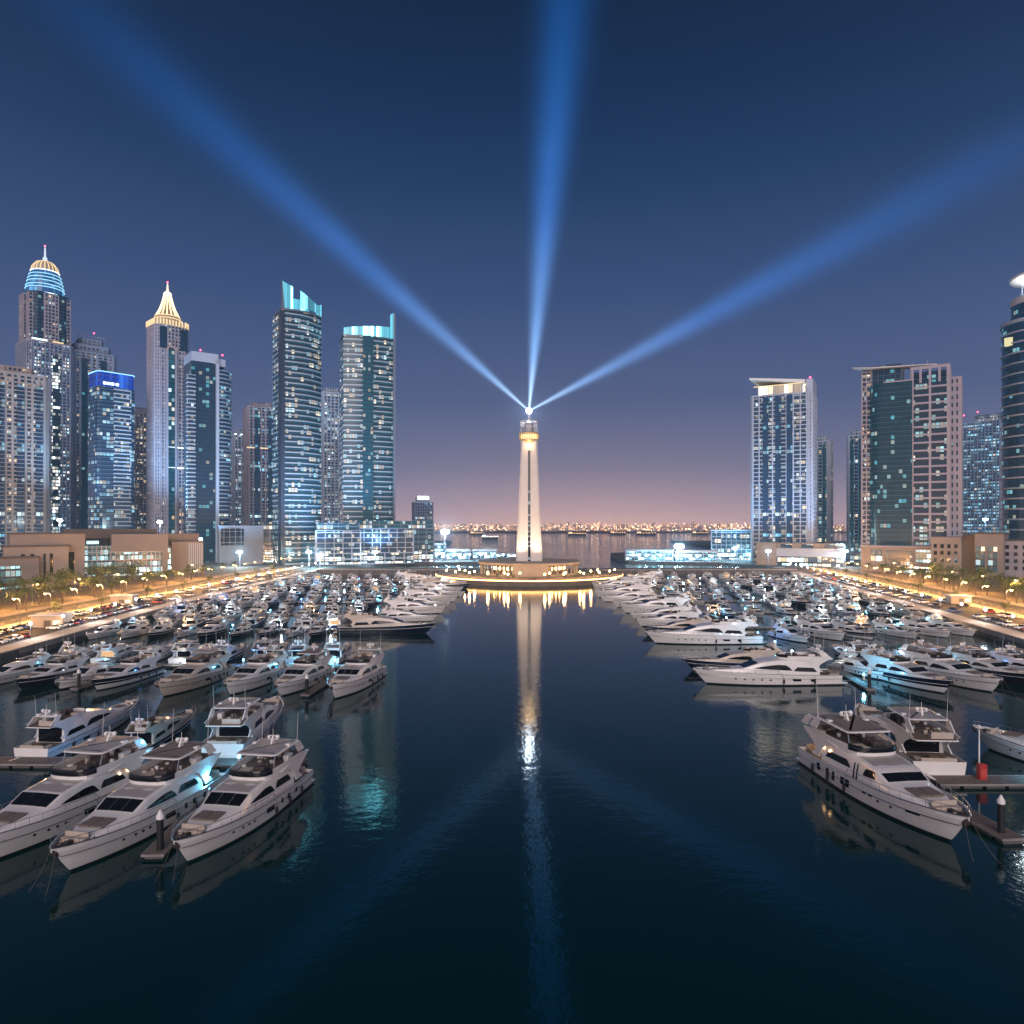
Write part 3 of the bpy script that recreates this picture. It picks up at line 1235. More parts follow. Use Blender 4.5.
    def make_lines(self):
        zz = self.sheer(1)
        for s, dx, dy in ((1, 2.6, 1.6), (-1, 2.0, -1.1)):
            b = MB()
            p0, p1 = Vector((self.L / 2 - .5, s * .25, zz - .1)), Vector((self.L / 2 + dx, dy, -.4))
            b.tube([p0.lerp(p1, k / 6) + Vector((0, 0, -.5 * math.sin(math.pi * k / 6))) for k in range(7)], .016, 4)
            self.put('mooring_line', b, CUSHD)

    # --- output
    def finish(self):
        self.meshes = [(nm, b.mesh(nm, mats, sm), par) for nm, b, mats, par, sm in self.parts]
        # one-mesh version for boats too small to show their parts
        big = MB()
        mats = []
        for nm, b, ms, par, sm in self.parts:
            idx = []
            for q in ms:
                if q not in mats:
                    mats.append(q)
                idx.append(mats.index(q))
            o = len(big.v)
            big.v.extend(b.v)
            for f, m in zip(b.f, b.m):
                big.f.append(tuple(k + o for k in f))
                big.m.append(idx[m])
        self.whole = big.mesh('motor_yacht', mats, 35)
        return self

    def place(self, x, y, heading, length, label, group=None, detail=True, name='motor_yacht', cat='yacht'):
        s = length / self.L
        if detail:
            root = empty(name, (x, y, 0), R(heading))
            objs = []
            for nm, me, par in self.meshes:
                o = bpy.data.objects.new(nm, me)
                COL.objects.link(o)
                o.parent = root if par is None else objs[par]
                objs.append(o)
        else:
            root = bpy.data.objects.new(name, self.whole)
            COL.objects.link(root)
            root.location = (x, y, 0)
            root.rotation_euler = (0, 0, R(heading))
        root.scale = (s, s, s)
        tag(root, label, cat, group)
        return root


LITD = emit('lit_saloon', (1, .60, .30), .9, False)
HA = [(.19, 3.08, 4.85), (.40, 3.16, 4.85), (.50, 3.12, 4.72), (.585, 3.04, 4.48), (.66, 2.88, 3.66), (.71, 2.66, 3.50), (.79, 2.15, 3.36), (.845, 1.6, 3.2), (.87, 1.2, 2.75)]
FLYA = [(.02, 2.75), (.06, 3.1), (.14, 3.18), (.24, 3.14), (.33, 3.0), (.40, 2.8), (.44, 2.4), (.458, 1.6), (.464, .6)]


def yacht_a(hull=GEL, top=GEL, roofm=GELG, tent=None, lit=None, seed=1, hardtop=True, two=False, big=False):
    y = Yacht(26, 7.5, 2.25, 3.55, HA, hull, top, roofm, seed)
    if big:
        y.make_hull(two, ports=(.66, .73), windows=[(.19, .222, .52, .86), (.275, .305, .52, .86), (.33, .352, .46, .86), (.40, .43, .52, .84), (.438, .468, .52, .84), (.56, .585, .62, .7), (.60, .625, .62, .7), (.80, .86, .62, .68)])
    else:
        y.make_hull(two, ports=(.62, .66, .70, .76), windows=[(.20, .225, .55, .80), (.29, .315, .55, .80), (.36, .38, .55, .8), (.45, .52, .55, .78)])
    y.make_house(ws=(.605, .66) if big else (.585, .66), panes=2 if big else 3, wins=[(.225, .43, 1.05, 1.8, 1.5), (.452, .462, .1, 1.9, 1.5), (.475, .485, .1, 1.9, 1.5), (.52, .60, 1.0, 1.8, 1.5)] if big else [(.225, .385, 1.05, 1.85, 1.5), (.395, .60, 1.0, 1.85, .75)], door=LITD if lit or not hardtop else None)
    y.make_fly(FLYA, 4.82)
    if big:
        y.make_hardtop(.11, .40, 2.9, 7.0, 5.7, CANV)
        y.make_hardtop(-.0, .09, 2.5, 6.5, 5.3, None, mast=False)
        b = MB()
        b.plate([(y.X(0) - .9, 3.3), (y.X(0) + .1, 3.9), (y.X(0) + .1, 3.1), (y.X(0) - .8, 2.7)], -.02, .02)
        y.put('flag', b, RED)
        b = MB()
        b.tube([(y.X(0) + .3, 0, 2.2), (y.X(0) + .05, 0, 4.1)], .03, 5)
        y.put('flagstaff', b, STEEL)
    elif hardtop:
        y.make_hardtop(.10, .37, 2.85, 7.05, 5.7, tent)
    else:
        y.make_hardtop(.06, .13, 2.8, 6.6, 5.3, None, poles=False)
    y.make_bow()
    y.make_aft(lit, roofz=4.80)
    y.make_lines()
    if lit:
        for t in (.10, .15, .205, .26):
            for sd in (1, -1):
                b = MB()
                x, yy, z = y.side(max(t, .2), 3.9, sd, .1)
                b.ball((y.X(t), sd * (abs(yy) if t > .19 else 2.3), y.deck(t) + (1.9 if t > .19 else 2.1)), .13, 8)
                y.put('courtesy_light', b, WARM)
    y.make_fenders((.16, .30, .44))
    return y.finish()


HS = [(.15, 2.75, 4.75), (.28, 2.8, 5.15), (.42, 2.7, 5.1), (.52, 2.5, 4.75), (.56, 2.4, 4.5), (.67, 1.95, 3.35), (.72, 1.75, 3.2), (.82, 1.2, 3.1), (.88, .75, 2.95), (.90, .5, 2.7)]


def yacht_s(hull=GEL, top=GEL, roofm=GEL, seed=3):
    y = Yacht(30, 6.8, 2.1, 3.3, HS, hull, top, roofm, seed)
    y.make_hull(False, ports=(.52, .58, .64, .70, .76), windows=[(.2, .23, .5, .72), (.30, .36, .52, .72)])
    y.make_house(ws=(.56, .665), panes=2, wins=[(.17, .33, .95, 1.75, 1.2), (.34, .60, 1.15, 2.15, .8)])
    y.make_fly([(.05, 2.2), (.09, 2.5), (.16, 2.55), (.25, 2.45), (.32, 2.2), (.36, 1.85), (.385, 1.4), (.40, .9), (.405, .4)], 5.1, ch=.6)
    y.make_hardtop(.10, .17, 2.2, 6.55, 5.4, None, poles=False)
    y.make_bow(pad=(.74, .82))
    y.make_aft(None, roofz=5.05)
    y.make_fenders((.2, .42))
    return y.finish()


HC = [(.20, 1.72, 2.85), (.32, 1.76, 3.1), (.42, 1.7, 3.05), (.48, 1.62, 2.85), (.60, 1.35, 2.0), (.66, 1.15, 1.9), (.78, .75, 1.85), (.87, .4, 1.75), (.89, .3, 1.6)]


def yacht_c(hull=GEL, top=GEL, roofm=GELG, canvas=None, seed=5, arch=True):
    y = Yacht(15, 4.4, 1.35, 2.05, HC, hull, top, roofm, seed)
    y.make_hull(False, ports=(.5, .56, .62))
    y.make_house(ws=(.48, .595), panes=2, wins=[(.22, .42, .55, 1.15, 1.1)])
    if arch:
        y.make_hardtop(.16, .22, 1.65, 3.75, 2.6, None, poles=False, mast=True)
    if canvas:
        y.make_hardtop(.0, .20, 1.6, 3.0, 1.4, canvas, poles=True, arch=False, mast=False)
    y.make_bow(pad=(.68, .78), rail0=.5)
    y.make_aft(None)
    y.make_fenders((.25,))
    return y.finish()


Y_A = yacht_a(seed=11)
Y_ALIT = yacht_a(lit=WARM, seed=12)
Y_BIG = yacht_a(lit=WARM, seed=31, big=True)
Y_TENT = yacht_a(tent=CANV, seed=13)
Y_B = yacht_a(hardtop=False, seed=14, lit=None)
Y_BNAVY = yacht_a(hull=NAVY, two=True, hardtop=False, seed=15)
Y_ANAVY = yacht_a(hull=NAVY, seed=16)
Y_ACR = yacht_a(hull=CREAM, top=CREAM, seed=21)
Y_S = yacht_s(seed=17)
Y_SN = yacht_s(hull=NAVY, top=CREAM, roofm=CREAM, seed=18)
Y_C = yacht_c(seed=19)
Y_CN = yacht_c(hull=NAVY, canvas=CANVB, seed=20)
Y_CC = yacht_c(canvas=CANV, arch=False, seed=22)
Y_CS = yacht_c(hull=SILVER, canvas=CANVB, seed=23)

# ================================================================== TOWERS AND BUILDINGS
def rect(w_, d, ch=0.0):
    if ch <= 0:
        return [(-w_ / 2, -d / 2), (w_ / 2, -d / 2), (w_ / 2, d / 2), (-w_ / 2, d / 2)]
    a, c = w_ / 2, d / 2
    return [(-a + ch, -c), (a - ch, -c), (a, -c + ch), (a, c - ch), (a - ch, c), (-a + ch, c), (-a, c - ch), (-a, -c + ch)]


def bowed(w_, d, bulge, n=10):
    """front edge bowed outwards"""
    pts = []
    for i in range(n + 1):
        f = i / n
        pts.append((lerp(-w_ / 2, w_ / 2, f), -d / 2 + bulge - bulge * math.sin(math.pi * f) ** .8 * 1.0 if bulge else -d / 2))
    return pts + [(w_ / 2, d / 2), (-w_ / 2, d / 2)]


def rounded(w_, d, r, n=5):
    pts = []
    for cx, cy_, a in ((w_ / 2 - r, d / 2 - r, 0), (-w_ / 2 + r, d / 2 - r, 90), (-w_ / 2 + r, -d / 2 + r, 180), (w_ / 2 - r, -d / 2 + r, 270)):
        for k in range(n + 1):
            q = R(a + 90 * k / n)
            pts.append((cx + r * math.cos(q), cy_ + r * math.sin(q)))
    return pts


def grow(poly, o):
    n = len(poly)
    out = []
    for i in range(n):
        p0, p1, p2 = Vector(poly[i - 1]), Vector(poly[i]), Vector(poly[(i + 1) % n])
        e1, e2 = (p1 - p0).normalized(), (p2 - p1).normalized()
        n1, n2 = Vector((e1.y, -e1.x)), Vector((e2.y, -e2.x))
        m = (n1 + n2)
        m.normalize()
        c = max(.4, m.dot(n1))
        out.append(tuple(p1 + m * (o / c)))
    return out


def move(poly, x, y):
    return [(a + x, c + y) for a, c in poly]


def glass_prism(b, poly, z0, z1, m=0):
    u = 0
    n = len(poly)
    for i in range(n):
        p, q = poly[i], poly[(i + 1) % n]
        L = math.hypot(q[0] - p[0], q[1] - p[1])
        b.add([(*p, z0), (*q, z0), (*q, z1), (*p, z1)], [(0, 1, 2, 3)], m, [[(u, z0), (u + L, z0), (u + L, z1), (u, z1)]])
        u += L + .37
    b.add([(*p, z1) for p in poly], [tuple(range(n))], m, [[(0, .01)] * n])


def bands(b, poly, z0, z1, fh, h, out, m=0, closed=True):
    z = z0
    po = grow(poly, out)
    pi = grow(poly, -.15)
    while z < z1 - .2:
        t = min(z + h, z1)
        b.loft([[(*p, z) for p in pi], [(*p, z) for p in po], [(*p, t) for p in po], [(*p, t) for p in pi]], m, True)
        z += fh


def piers(b, poly, z0, z1, sp, wd, out, m=0, sides=None, skip=()):
    n = len(poly)
    for i in range(n):
        if sides is not None and i not in sides:
            continue
        p, q = Vector(poly[i]), Vector(poly[(i + 1) % n])
        L = (q - p).length
        if L < wd:
            continue
        e = (q - p) / L
        nr = Vector((e.y, -e.x))
        k = max(1, round(L / sp))
        for j in range(k + 1):
            c = p + e * min(L - wd / 2, max(wd / 2, L * j / k))
            a, d = c - e * wd / 2, c + e * wd / 2
            v = [a - nr * .2, d - nr * .2, d + nr * out, a + nr * out]
            b.loft([[(x.x, x.y, z0) for x in v[::-1]], [(x.x, x.y, z1) for x in v[::-1]]], m, True, False, True)


WALLB = mat('beige_tower_wall', (.39, .335, .325), .85, var=.1, vscale=.06)
WALLG = mat('grey_tower_wall', (.24, .275, .37), .85, var=.1, vscale=.06)
WALLP = mat('pale_tower_wall', (.40, .445, .55), .8, var=.08, vscale=.06)
WALLR = mat('rose_tower_wall', (.36, .335, .40), .85, var=.1, vscale=.06)
METB = mat('blue_grey_metal', (.16, .19, .24), .4, .4)
METW = mat('white_metal_band', (.37, .40, .46), .45, .2)
METD = mat('dark_mullion', (.05, .07, .09), .4, .3)
BROWN = mat('brown_render', (.235, .205, .20), .85, var=.1, vscale=.1)
BROWND = mat('dark_brown_roof', (.10, .085, .085), .85)
G_TEAL = facade_mat('teal_glass', 2.9, 4.5, .24, 2.4, glass=(.012, .045, .065), dim=.34, dimcol=(.07, .36, .55), seed=1.3)
G_TEAL2 = facade_mat('green_glass', 2.6, 4.5, .22, 2.4, glass=(.010, .050, .065), dim=.36, dimcol=(.05, .38, .52), seed=7.7)
G_BLUE = facade_mat('blue_glass', 3.1, 3.6, .26, 2.0, glass=(.012, .035, .075), dim=.26, dimcol=(.08, .28, .62), seed=3.1,
                    cols=[(0, (1, .8, .55)), (.3, (.6, .9, 1)), (1, (.2, .65, 1))])
G_DARK = facade_mat('dark_glass', 3.0, 3.6, .09, 2.0, glass=(.008, .022, .045), dim=.20, dimcol=(.05, .28, .55), seed=5.9,
                    cols=[(0, (1, .9, .7)), (.3, (.5, .95, 1)), (1, (.15, .8, 1))])
G_RES = facade_mat('flat_windows', 1.9, 3.4, .30, 1.5, glass=(.02, .03, .05), dim=.13, seed=2.2, cols=[(0, (1, .62, .34)), (.5, (1, .82, .6)), (.8, (.9, .95, 1)), (1, (.5, .85, 1))])
G_RESB = facade_mat('flat_windows_cool', 1.9, 3.4, .42, 1.5, glass=(.02, .035, .06), dim=.26, dimcol=(.2, .45, .9), seed=4.4, cols=[(0, (1, .75, .5)), (.35, (.9, .95, 1)), (1, (.35, .75, 1))])
G_RESW = facade_mat('flat_windows_mixed', 2.4, 3.5, .28, 1.7, glass=(.015, .03, .05), dim=.2, seed=8.4, cols=[(0, (1, .75, .4)), (.45, (1, .9, .7)), (.75, (.8, .95, 1)), (1, (.45, .85, 1))])
G_SHOP = facade_mat('shop_fronts', 3.4, 4.6, .85, 3.2, glass=(.03, .05, .06), dim=.25, seed=6.1, cols=[(0, (1, .72, .4)), (.4, (1, .9, .72)), (.7, (.85, .97, 1)), (1, (.5, .9, 1))])
G_LOBBY = facade_mat('lobby_glass', 2.2, 4.0, .8, 1.9, glass=(.03, .08, .10), dim=.35, dimcol=(.2, .7, .9), seed=9.1, cols=[(0, (.9, .95, .9)), (.5, (.5, .9, 1)), (1, (.3, .75, .9))])
E_CYAN = facade_mat('crown_lit_glass', 2.4, 30, .95, 13, cols=[(0, (.15, .63, .84)), (1, (.24, .85, 1))], glass=(.05, .2, .25), dim=1.6, dimcol=(.2, .75, .95), margin=.04, sill=.0, seed=2.0)
E_WARMC = facade_mat('crown_warm_glass', 4.2, 30, .95, 4.5, cols=[(0, (1, .82, .55)), (1, (1, .93, .75))], glass=(.3, .25, .2), dim=.9, dimcol=(1, .85, .6), margin=.05, sill=.0, seed=2.0)
E_BLUE = facade_mat('crown_blue_glass', 1.6, 30, .9, .55, cols=[(0, (.03, .15, 1)), (1, (.06, .30, 1))], glass=(.01, .03, .2), dim=.5, dimcol=(.02, .12, .9), margin=.03, sill=.0, seed=4.0)
E_BLUE2 = facade_mat('drum_blue_glass', 2.0, 4.6, .9, .6, cols=[(0, (.15, .45, 1)), (1, (.3, .7, 1))], glass=(.03, .1, .25), dim=.25, dimcol=(.1, .4, .9), margin=.04, sill=.1, seed=4.5)
L_WHITE = emit('led_line_white', (.75, .88, 1), 3.0)
L_GOLD = emit('led_line_gold', (1, .74, .38), 3.0)
L_GOLDS = emit('led_line_gold_soft', (1, .72, .40), 1.3)
L_BLUE = emit('led_line_blue', (.25, .55, 1), 3.0)
L_RED = emit('aviation_lamp', (1, .05, .12), 12)
L_FLOOD = emit('floodlight_panel', (.72, .92, 1), 60)
RCONC = mat('roof_concrete', (.20, .19, .19), .9)


class Tower:
    def __init__(self, px0, px1, D, label, rot=0.0, ratio=.8, name='tower_block', cat='skyscraper', depth=None):
        self.D = D
        app = (px1 - px0) * D / F
        cxp = (px0 + px1) / 2
        e = R(rot)
        r_ = ratio
        self.w = app / (math.cos(e) + r_ * math.sin(abs(e)))
        self.d = depth or self.w * r_
        cx = XP(cxp, D)
        face = math.atan2(-cx, D) * 1.0
        self.root = empty(name, (cx, D, 0), face + e)
        tag(self.root, label, cat)
        self.P = {}

    def z(self, py):
        return ZP(py, self.D)

    def m(self, px):
        return px * self.D / F

    def add(self, name, b, mats, parent=None, smooth=0):
        return b.build(name, mats, parent or self.root, smooth)

    def body(self, poly, z0, z1, glass, wall=None, fh=3.6, bh=.7, bo=.35, psp=None, pw=.5, po=.45, sides=None, gname='glass_facade'):
        b = MB()
        glass_prism(b, poly, z0, z1)
        g = self.add(gname, b, glass)
        if wall:
            if bh:
                b = MB()
                bands(b, poly, z0 + .01, z1, fh, bh, bo)
                self.add('floor_bands', b, wall, g)
            if psp:
                b = MB()
                piers(b, poly, z0 + .02, z1 + .1, psp, pw, po, sides=sides)
                self.add('facade_piers', b, wall, g)
        return g

    def roof(self, poly, z0, h, m, name='parapet', o=.5):
        b = MB()
        po = grow(poly, o)
        pi = grow(poly, -.6)
        b.loft([[(*p, z0) for p in po], [(*p, z0 + h) for p in po], [(*p, z0 + h) for p in pi], [(*p, z0 + .2) for p in pi]], 0, True, False, True)
        return self.add(name, b, m)

    def boxp(self, name, x0, x1, y0, y1, z0, z1, m):
        b = MB()
        b.box(x0, x1, y0, y1, z0, z1)
        return self.add(name, b, m)

    def plant(self, z, n=4, sz=5):
        """roof plant rooms"""
        rn = random.Random(int(self.D * 7 + self.w))
        for _ in range(n):
            x, y = rn.uniform(-.3, .3) * self.w, rn.uniform(-.3, .3) * self.d
            s = rn.uniform(.4, 1) * sz
            b = MB()
            b.rbox(x - s / 2, x + s / 2, y - s / 2, y + s / 2, z, z + s * .55, .2)
            self.add('roof_plant', b, RCONC)

    def lamp(self, x, y, z, h=4):
        b = MB()
        b.tube([(x, y, z), (x, y, z + h)], .18, 5)
        o = self.add('aerial', b, METB)
        b = MB()
        b.ball((x, y, z + h + .6), .75, 8)
        self.add('warning_lamp', b, L_RED, o)


# ---- beige block of flats at the picture edge
t = Tower(-14, 43, 600, 'beige block of flats standing in front of the blue-domed tower', 12, .7)
W_, D_ = t.w, t.d
pol = rect(W_, D_, 3)
zt = t.z(378)
t.body(pol, GZ, zt, G_RES, WALLB, 3.4, 1.25, .5, 4.6, 1.7, .8)
for x in (-.30, .02, .33):
    b = MB()
    glass_prism(b, move(rect(W_ * .12, 3), x * W_, -D_ / 2 - .2), GZ, zt - 8)
    g = t.add('bay_glass', b, G_BLUE)
    b = MB()
    bands(b, move(rect(W_ * .12, 3), x * W_, -D_ / 2 - .2), GZ, zt - 8, 3.4, .5, .25)
    t.add('balcony', b, WALLB, g)
t.roof(pol, zt, 2.2, WALLB)
t.body(rect(W_ * .55, D_ * .6, 2), zt, t.z(370), G_RES, WALLB, 3.4, 1.3, .4, 3.5, 1.2, .6, gname='penthouse')
t.roof(rect(W_ * .55, D_ * .6, 2), t.z(370), 1.2, WALLB)
t.plant(t.z(370) + .3, 2)

# ---- tall tower with blue ringed dome
t = Tower(20, 70, 720, 'tallest tower, with glowing blue ringed dome and white spire', 17, .95)
W_, D_ = t.w, t.d
zs_, zu = t.z(347), t.z(297)
pol = rect(W_, D_, 4)
t.body(pol, GZ, zs_, G_RESB, WALLG, 3.4, 1.0, .4, 3.6, 1.1, .8)
b = MB()
glass_prism(b, move(rect(W_ * .16, 3), W_ * .08, -D_ / 2 - .3), GZ, zs_ - 12)
t.add('bay_glass', b, facade_mat('stair_windows', 2.6, 3.4, .95, 2.2, seed=3.3, cols=[(0, (.8, .9, 1)), (.6, (1, .9, .75)), (1, (.5, .85, 1))]))
t.roof(pol, zs_, 1.6, WALLR)
pu = rect(W_ * .90, D_ * .90, 7)
t.body(pu, zs_, zu, G_DARK, METB, 3.5, .25, .15, gname='upper_glass')
for (x, y, wx, wy) in ((0, -.455, .30, .06), (-.40, -.28, .1, .16), (.40, -.28, .1, .16), (.455, .05, .06, .3), (-.455, .05, .06, .3)):
    b = MB()
    pp = move(rect(W_ * wx, D_ * wy), x * W_, y * D_)
    glass_prism(b, pp, zs_, zu - 2)
    g = t.add('upper_bay', b, G_RES)
    b = MB()
    bands(b, pp, zs_, zu - 2, 3.5, 1.1, .3)
    piers(b, pp, zs_, zu - 1.5, 2.8, .8, .5)
    t.add('upper_bay_wall', b, WALLR, g)
b = MB()
b.box(-W_ * .42, -W_ * .1, -D_ * .5 - .4, -D_ * .5, zs_ + 1.8, zs_ + 3.2)
t.add('setback_lamp', b, L_WHITE)
b = MB()
b.box(W_ * .02, W_ * .25, -D_ * .5 - .4, -D_ * .5, zs_ + 1.8, zs_ + 3.0)
t.add('setback_lamp', b, L_GOLDS)
r1 = W_ * .40
zc = [(r1 * 1.04, zu), (r1 * 1.0, t.z(291)), (r1 * .92, t.z(284)), (r1 * .82, t.z(277)), (r1 * .74, t.z(273))]
b = MB()
nn = 28
for (ra, za), (rb, zb_) in zip(zc, zc[1:]):
    for k in range(nn):
        a0, a1 = R(360 * k / nn), R(360 * (k + 1) / nn)
        v = [(ra * math.cos(a0), ra * math.sin(a0), za), (ra * math.cos(a1), ra * math.sin(a1), za), (rb * math.cos(a1), rb * math.sin(a1), zb_), (rb * math.cos(a0), rb * math.sin(a0), zb_)]
        b.add(v, [(0, 1, 2, 3)], 0, [[(k * 3.7, za), (k * 3.7 + 3.7, za), (k * 3.7 + 3.7, zb_), (k * 3.7, zb_)]])
cr = t.add('crown', b, E_BLUE2)
for (ra, za) in zc + [(r1 * .97, t.z(288)), (r1 * .87, t.z(280.5))]:
    b = MB()
    b.tube([(ra * 1.02 * math.cos(R(k * 12)), ra * 1.02 * math.sin(R(k * 12)), za) for k in range(30)], .42, 5, closed=True)
    t.add('light_ring', b, L_WHITE if za in (zu, zc[-1][1]) else emit('led_ring_cyan', (.35, .75, 1), 1.6), cr)
b = MB()
b.lathe([(r1 * .73, t.z(273)), (r1 * .66, t.z(268)), (r1 * .45, t.z(263.5)), (r1 * .15, t.z(261.5))], n=24)
dm = t.add('dome', b, facade_mat('dome_glow', 3, 3, .0, 0, dim=0) if False else mat('dome_panels', (.4, .35, .28), .5))
b = MB()
for k in range(20):
    a = R(k * 18)
    b.tube([(r * r1 * 1.02 * math.cos(a), r * r1 * 1.02 * math.sin(a), t.z(y)) for r, y in ((.73, 273), (.66, 268), (.45, 263.5), (.15, 261.5))], .5, 5)
t.add('dome_rib_lights', b, L_GOLDS, dm)
b = MB()
b.lathe([(2.4, t.z(262)), (2.0, t.z(258)), (1.0, t.z(257)), (.75, t.z(249)), (.3, t.z(246.5))], n=10)
t.add('spire', b, emit('spire_glow', (.75, .85, 1), 1.1))
t.lamp(0, 0, t.z(247.5), 1)

# ---- grey stepped tower
t = Tower(66, 113, 760, 'grey stepped tower with red-tipped mast behind the blue-crowned tower', 15, .8)
W_, D_ = t.w, t.d
zt = t.z(357)
pol = rect(W_, D_, 3)
t.body(pol, GZ, zt, G_RES, WALLG, 3.5, 1.2, .4, 5.2, 2.2, .7)
for x in (-.22, .2):
    pp = move(rect(W_ * .13, 3), x * W_, -D_ / 2 - .3)
    b = MB()
    glass_prism(b, pp, GZ, zt - 6)
    g = t.add('bay_glass', b, G_DARK)
t.roof(pol, zt, 2, WALLG)
t.body(rect(W_ * .78, D_ * .78, 3), zt, t.z(349), G_DARK, WALLG, 3.5, 1.6, .4, 4, 1.6, .6, gname='setback')
t.roof(rect(W_ * .78, D_ * .78, 3), t.z(349), 1.4, WALLG)
t.body(rect(W_ * .5, D_ * .5, 2), t.z(349), t.z(341), G_DARK, WALLG, 3.5, 2.2, .4, 4, 2, .5, gname='top_box')
b = MB()
for k in range(9):
    x = -W_ * .3 + k * W_ * .6 / 8
    b.tube([(x, -D_ * .2, t.z(341)), (x, -D_ * .2, t.z(338))], .3, 4)
b.box(-W_ * .32, W_ * .32, -D_ * .2 - .3, -D_ * .2 + .3, t.z(338.2), t.z(337.4))
t.add('roof_trellis', b, WALLG)
t.lamp(W_ * .1, 0, t.z(341), t.m(8))

# ---- glass tower with blue-lit crown
t = Tower(90, 133, 640, 'glass tower with glowing ultramarine crown', 20, .8)
W_, D_ = t.w, t.d
zt = t.z(390)
pol = rounded(W_, D_, 4, 3)
t.body(pol, GZ, zt, G_BLUE, METB, 3.6, .35, .2)
pp = move(rect(W_ * .40, 3), W_ * .12, -D_ / 2 - .4)
b = MB()
glass_prism(b, pp, GZ, zt - 1)
g = t.add('balcony_bay', b, G_RESW)
b = MB()
bands(b, pp, GZ, zt - 1, 3.6, 1.0, .7)
t.add('balcony', b, WALLP, g)
pp = rounded(W_ * .97, D_ * .97, 4, 3)
t.body(pp, zt, t.z(375.5), E_BLUE, METB, 5, .3, .15, gname='crown')
b = MB()
po = grow(pp, .4)
b.tube([(*p, t.z(375.3)) for p in po], .35, 5, closed=True)
t.add('crown_light_line', b, L_BLUE)
b = MB()
for x in (-.32, -.22, -.12, 0):
    b.box(x * W_ - 1.2, x * W_ + 1.2, -D_ * .5 - .5, -D_ * .5 - .1, zt + 2, zt + 4.2)
t.add('crown_sign_lights', b, emit('white_crown_lights', (.7, .85, 1), 4))
t.plant(t.z(375.5), 4, 4)

# ---- hazy pale blocks behind
for (a, c, ytop, D, lab, wl, gl) in ((129, 150, 408, 880, 'pale rose block of flats between the blue-crowned and gold-spired towers', WALLR, G_RES),
                                     (231, 249, 430, 860, 'slim pale block with white roof lamps, just past the white-banded tower', WALLP, G_RESB),
                                     (244, 278, 404, 770, 'rose and glass tower with stepped top beside the curved cyan-crowned tower', WALLR, G_BLUE),
                                     (319, 343, 389, 800, 'pale slab tower between the two cyan-crowned towers', WALLP, G_RESB),
                                     (812, 832, 437, 720, 'slim teal tower tucked beside the slanted-roof tower', WALLP, G_TEAL),
                                     (848, 868, 431, 700, 'slim white-banded tower beside the thin-canopy tower', WALLP, G_BLUE)):
    t = Tower(a, c, D, lab, 10 if a < 500 else -12, .9)
    W_, D_ = t.w, t.d
    zt = t.z(ytop + 6)
    pol = rect(W_, D_, 1.5)
    slim = a in (812, 848)
    t.body(pol, GZ, zt, gl, wl, 3.5, .9 if not slim else .7, .4, 5.5 if slim else 4.2, 1.3, .7)
    if a in (244, 812, 848):
        for x in (-.2, .22):
            pp = move(rect(W_ * .16, 2.5), x * W_, -D_ / 2 - .3)
            b = MB()
            glass_prism(b, pp, GZ, zt - 3)
            t.add('bay_glass', b, G_TEAL if slim else G_BLUE)
    if a == 244:
        b = MB()
        b.box(-W_ * .5 - .5, W_ * .5 + .5, -D_ * .5 - 1, -D_ * .5 + 1, t.z(450), t.z(449))
        t.add('lit_cornice', b, L_GOLDS)
    t.roof(pol, zt, 1.6, wl)
    pu = rect(W_ * .6, D_ * .6, 1)
    t.body(pu, zt, t.z(ytop), G_DARK, wl, 3.5, 1.6, .3, 3.2, 1.2, .4, gname='roof_house')
    t.plant(zt, 3, 4)
    if a == 231:
        b = MB()
        for x in (-.35, 0, .35):
            b.box(x * W_ - 1.2, x * W_ + 1.2, -D_ * .5 - .6, -D_ * .5, zt + .2, zt + 1.6)
        t.add('roof_lamps', b, L_WHITE)

# ---- gold pyramid tower
t = Tower(148, 187, 680, 'slender rose tower crowned by a gold-lit pyramid and spire', 20, .9)
W_, D_ = t.w, t.d
zt = t.z(329)
pol = rect(W_, D_, 4)
t.body(pol, GZ, zt, G_RES, WALLR, 3.45, 1.15, .45, 3.3, 1.2, .7)
pp = move(rect(W_ * .2, 3), -.06 * W_, -D_ / 2 - .3)
b = MB()
glass_prism(b, pp, GZ, t.z(352))
t.add('central_glass', b, G_TEAL)
b = MB()
a0 = W_ * .155
arc = [(-.06 * W_ + a0 * math.cos(R(q)), t.z(354) + a0 * 1.1 * math.sin(R(q))) for q in range(180, -1, -15)]
arc_in = [(-.06 * W_ + a0 * .72 * math.cos(R(q)), t.z(354) + a0 * .8 * math.sin(R(q))) for q in range(0, 181, 15)]
b.plate(arc + arc_in, -D_ / 2 - 2.4, -D_ / 2 - .5)
t.add('arch_moulding', b, mat('rose_moulding', (.5, .36, .32), .8))
for s in (-1, 1):
    b = MB()
    b.box(-.06 * W_ + s * a0 * .86 - 1.0, -.06 * W_ + s * a0 * .86 + 1.0, -D_ / 2 - 2.2, -D_ / 2 - .3, GZ, t.z(354))
    t.add('pilaster', b, WALLR)
for x in (-.29, .33):
    pp = move(rect(W_ * .22, 2), x * W_, -D_ / 2 + .2)
    b = MB()
    glass_prism(b, pp, t.z(352), t.z(331))
    t.add('corner_glass', b, G_DARK)
pp = move(rect(2, D_ * .3), W_ / 2, 0)
b = MB()
glass_prism(b, pp, t.z(352), t.z(331))
t.add('corner_glass', b, G_DARK)
for y in (449, 469):
    b = MB()
    b.box(-W_ * .2, W_ * .34, -D_ * .5 - 1.8, -D_ * .5 - 1.2, t.z(y), t.z(y - 1))
    t.add('light_line', b, L_WHITE)
b = MB()
po = grow(pol, .5)
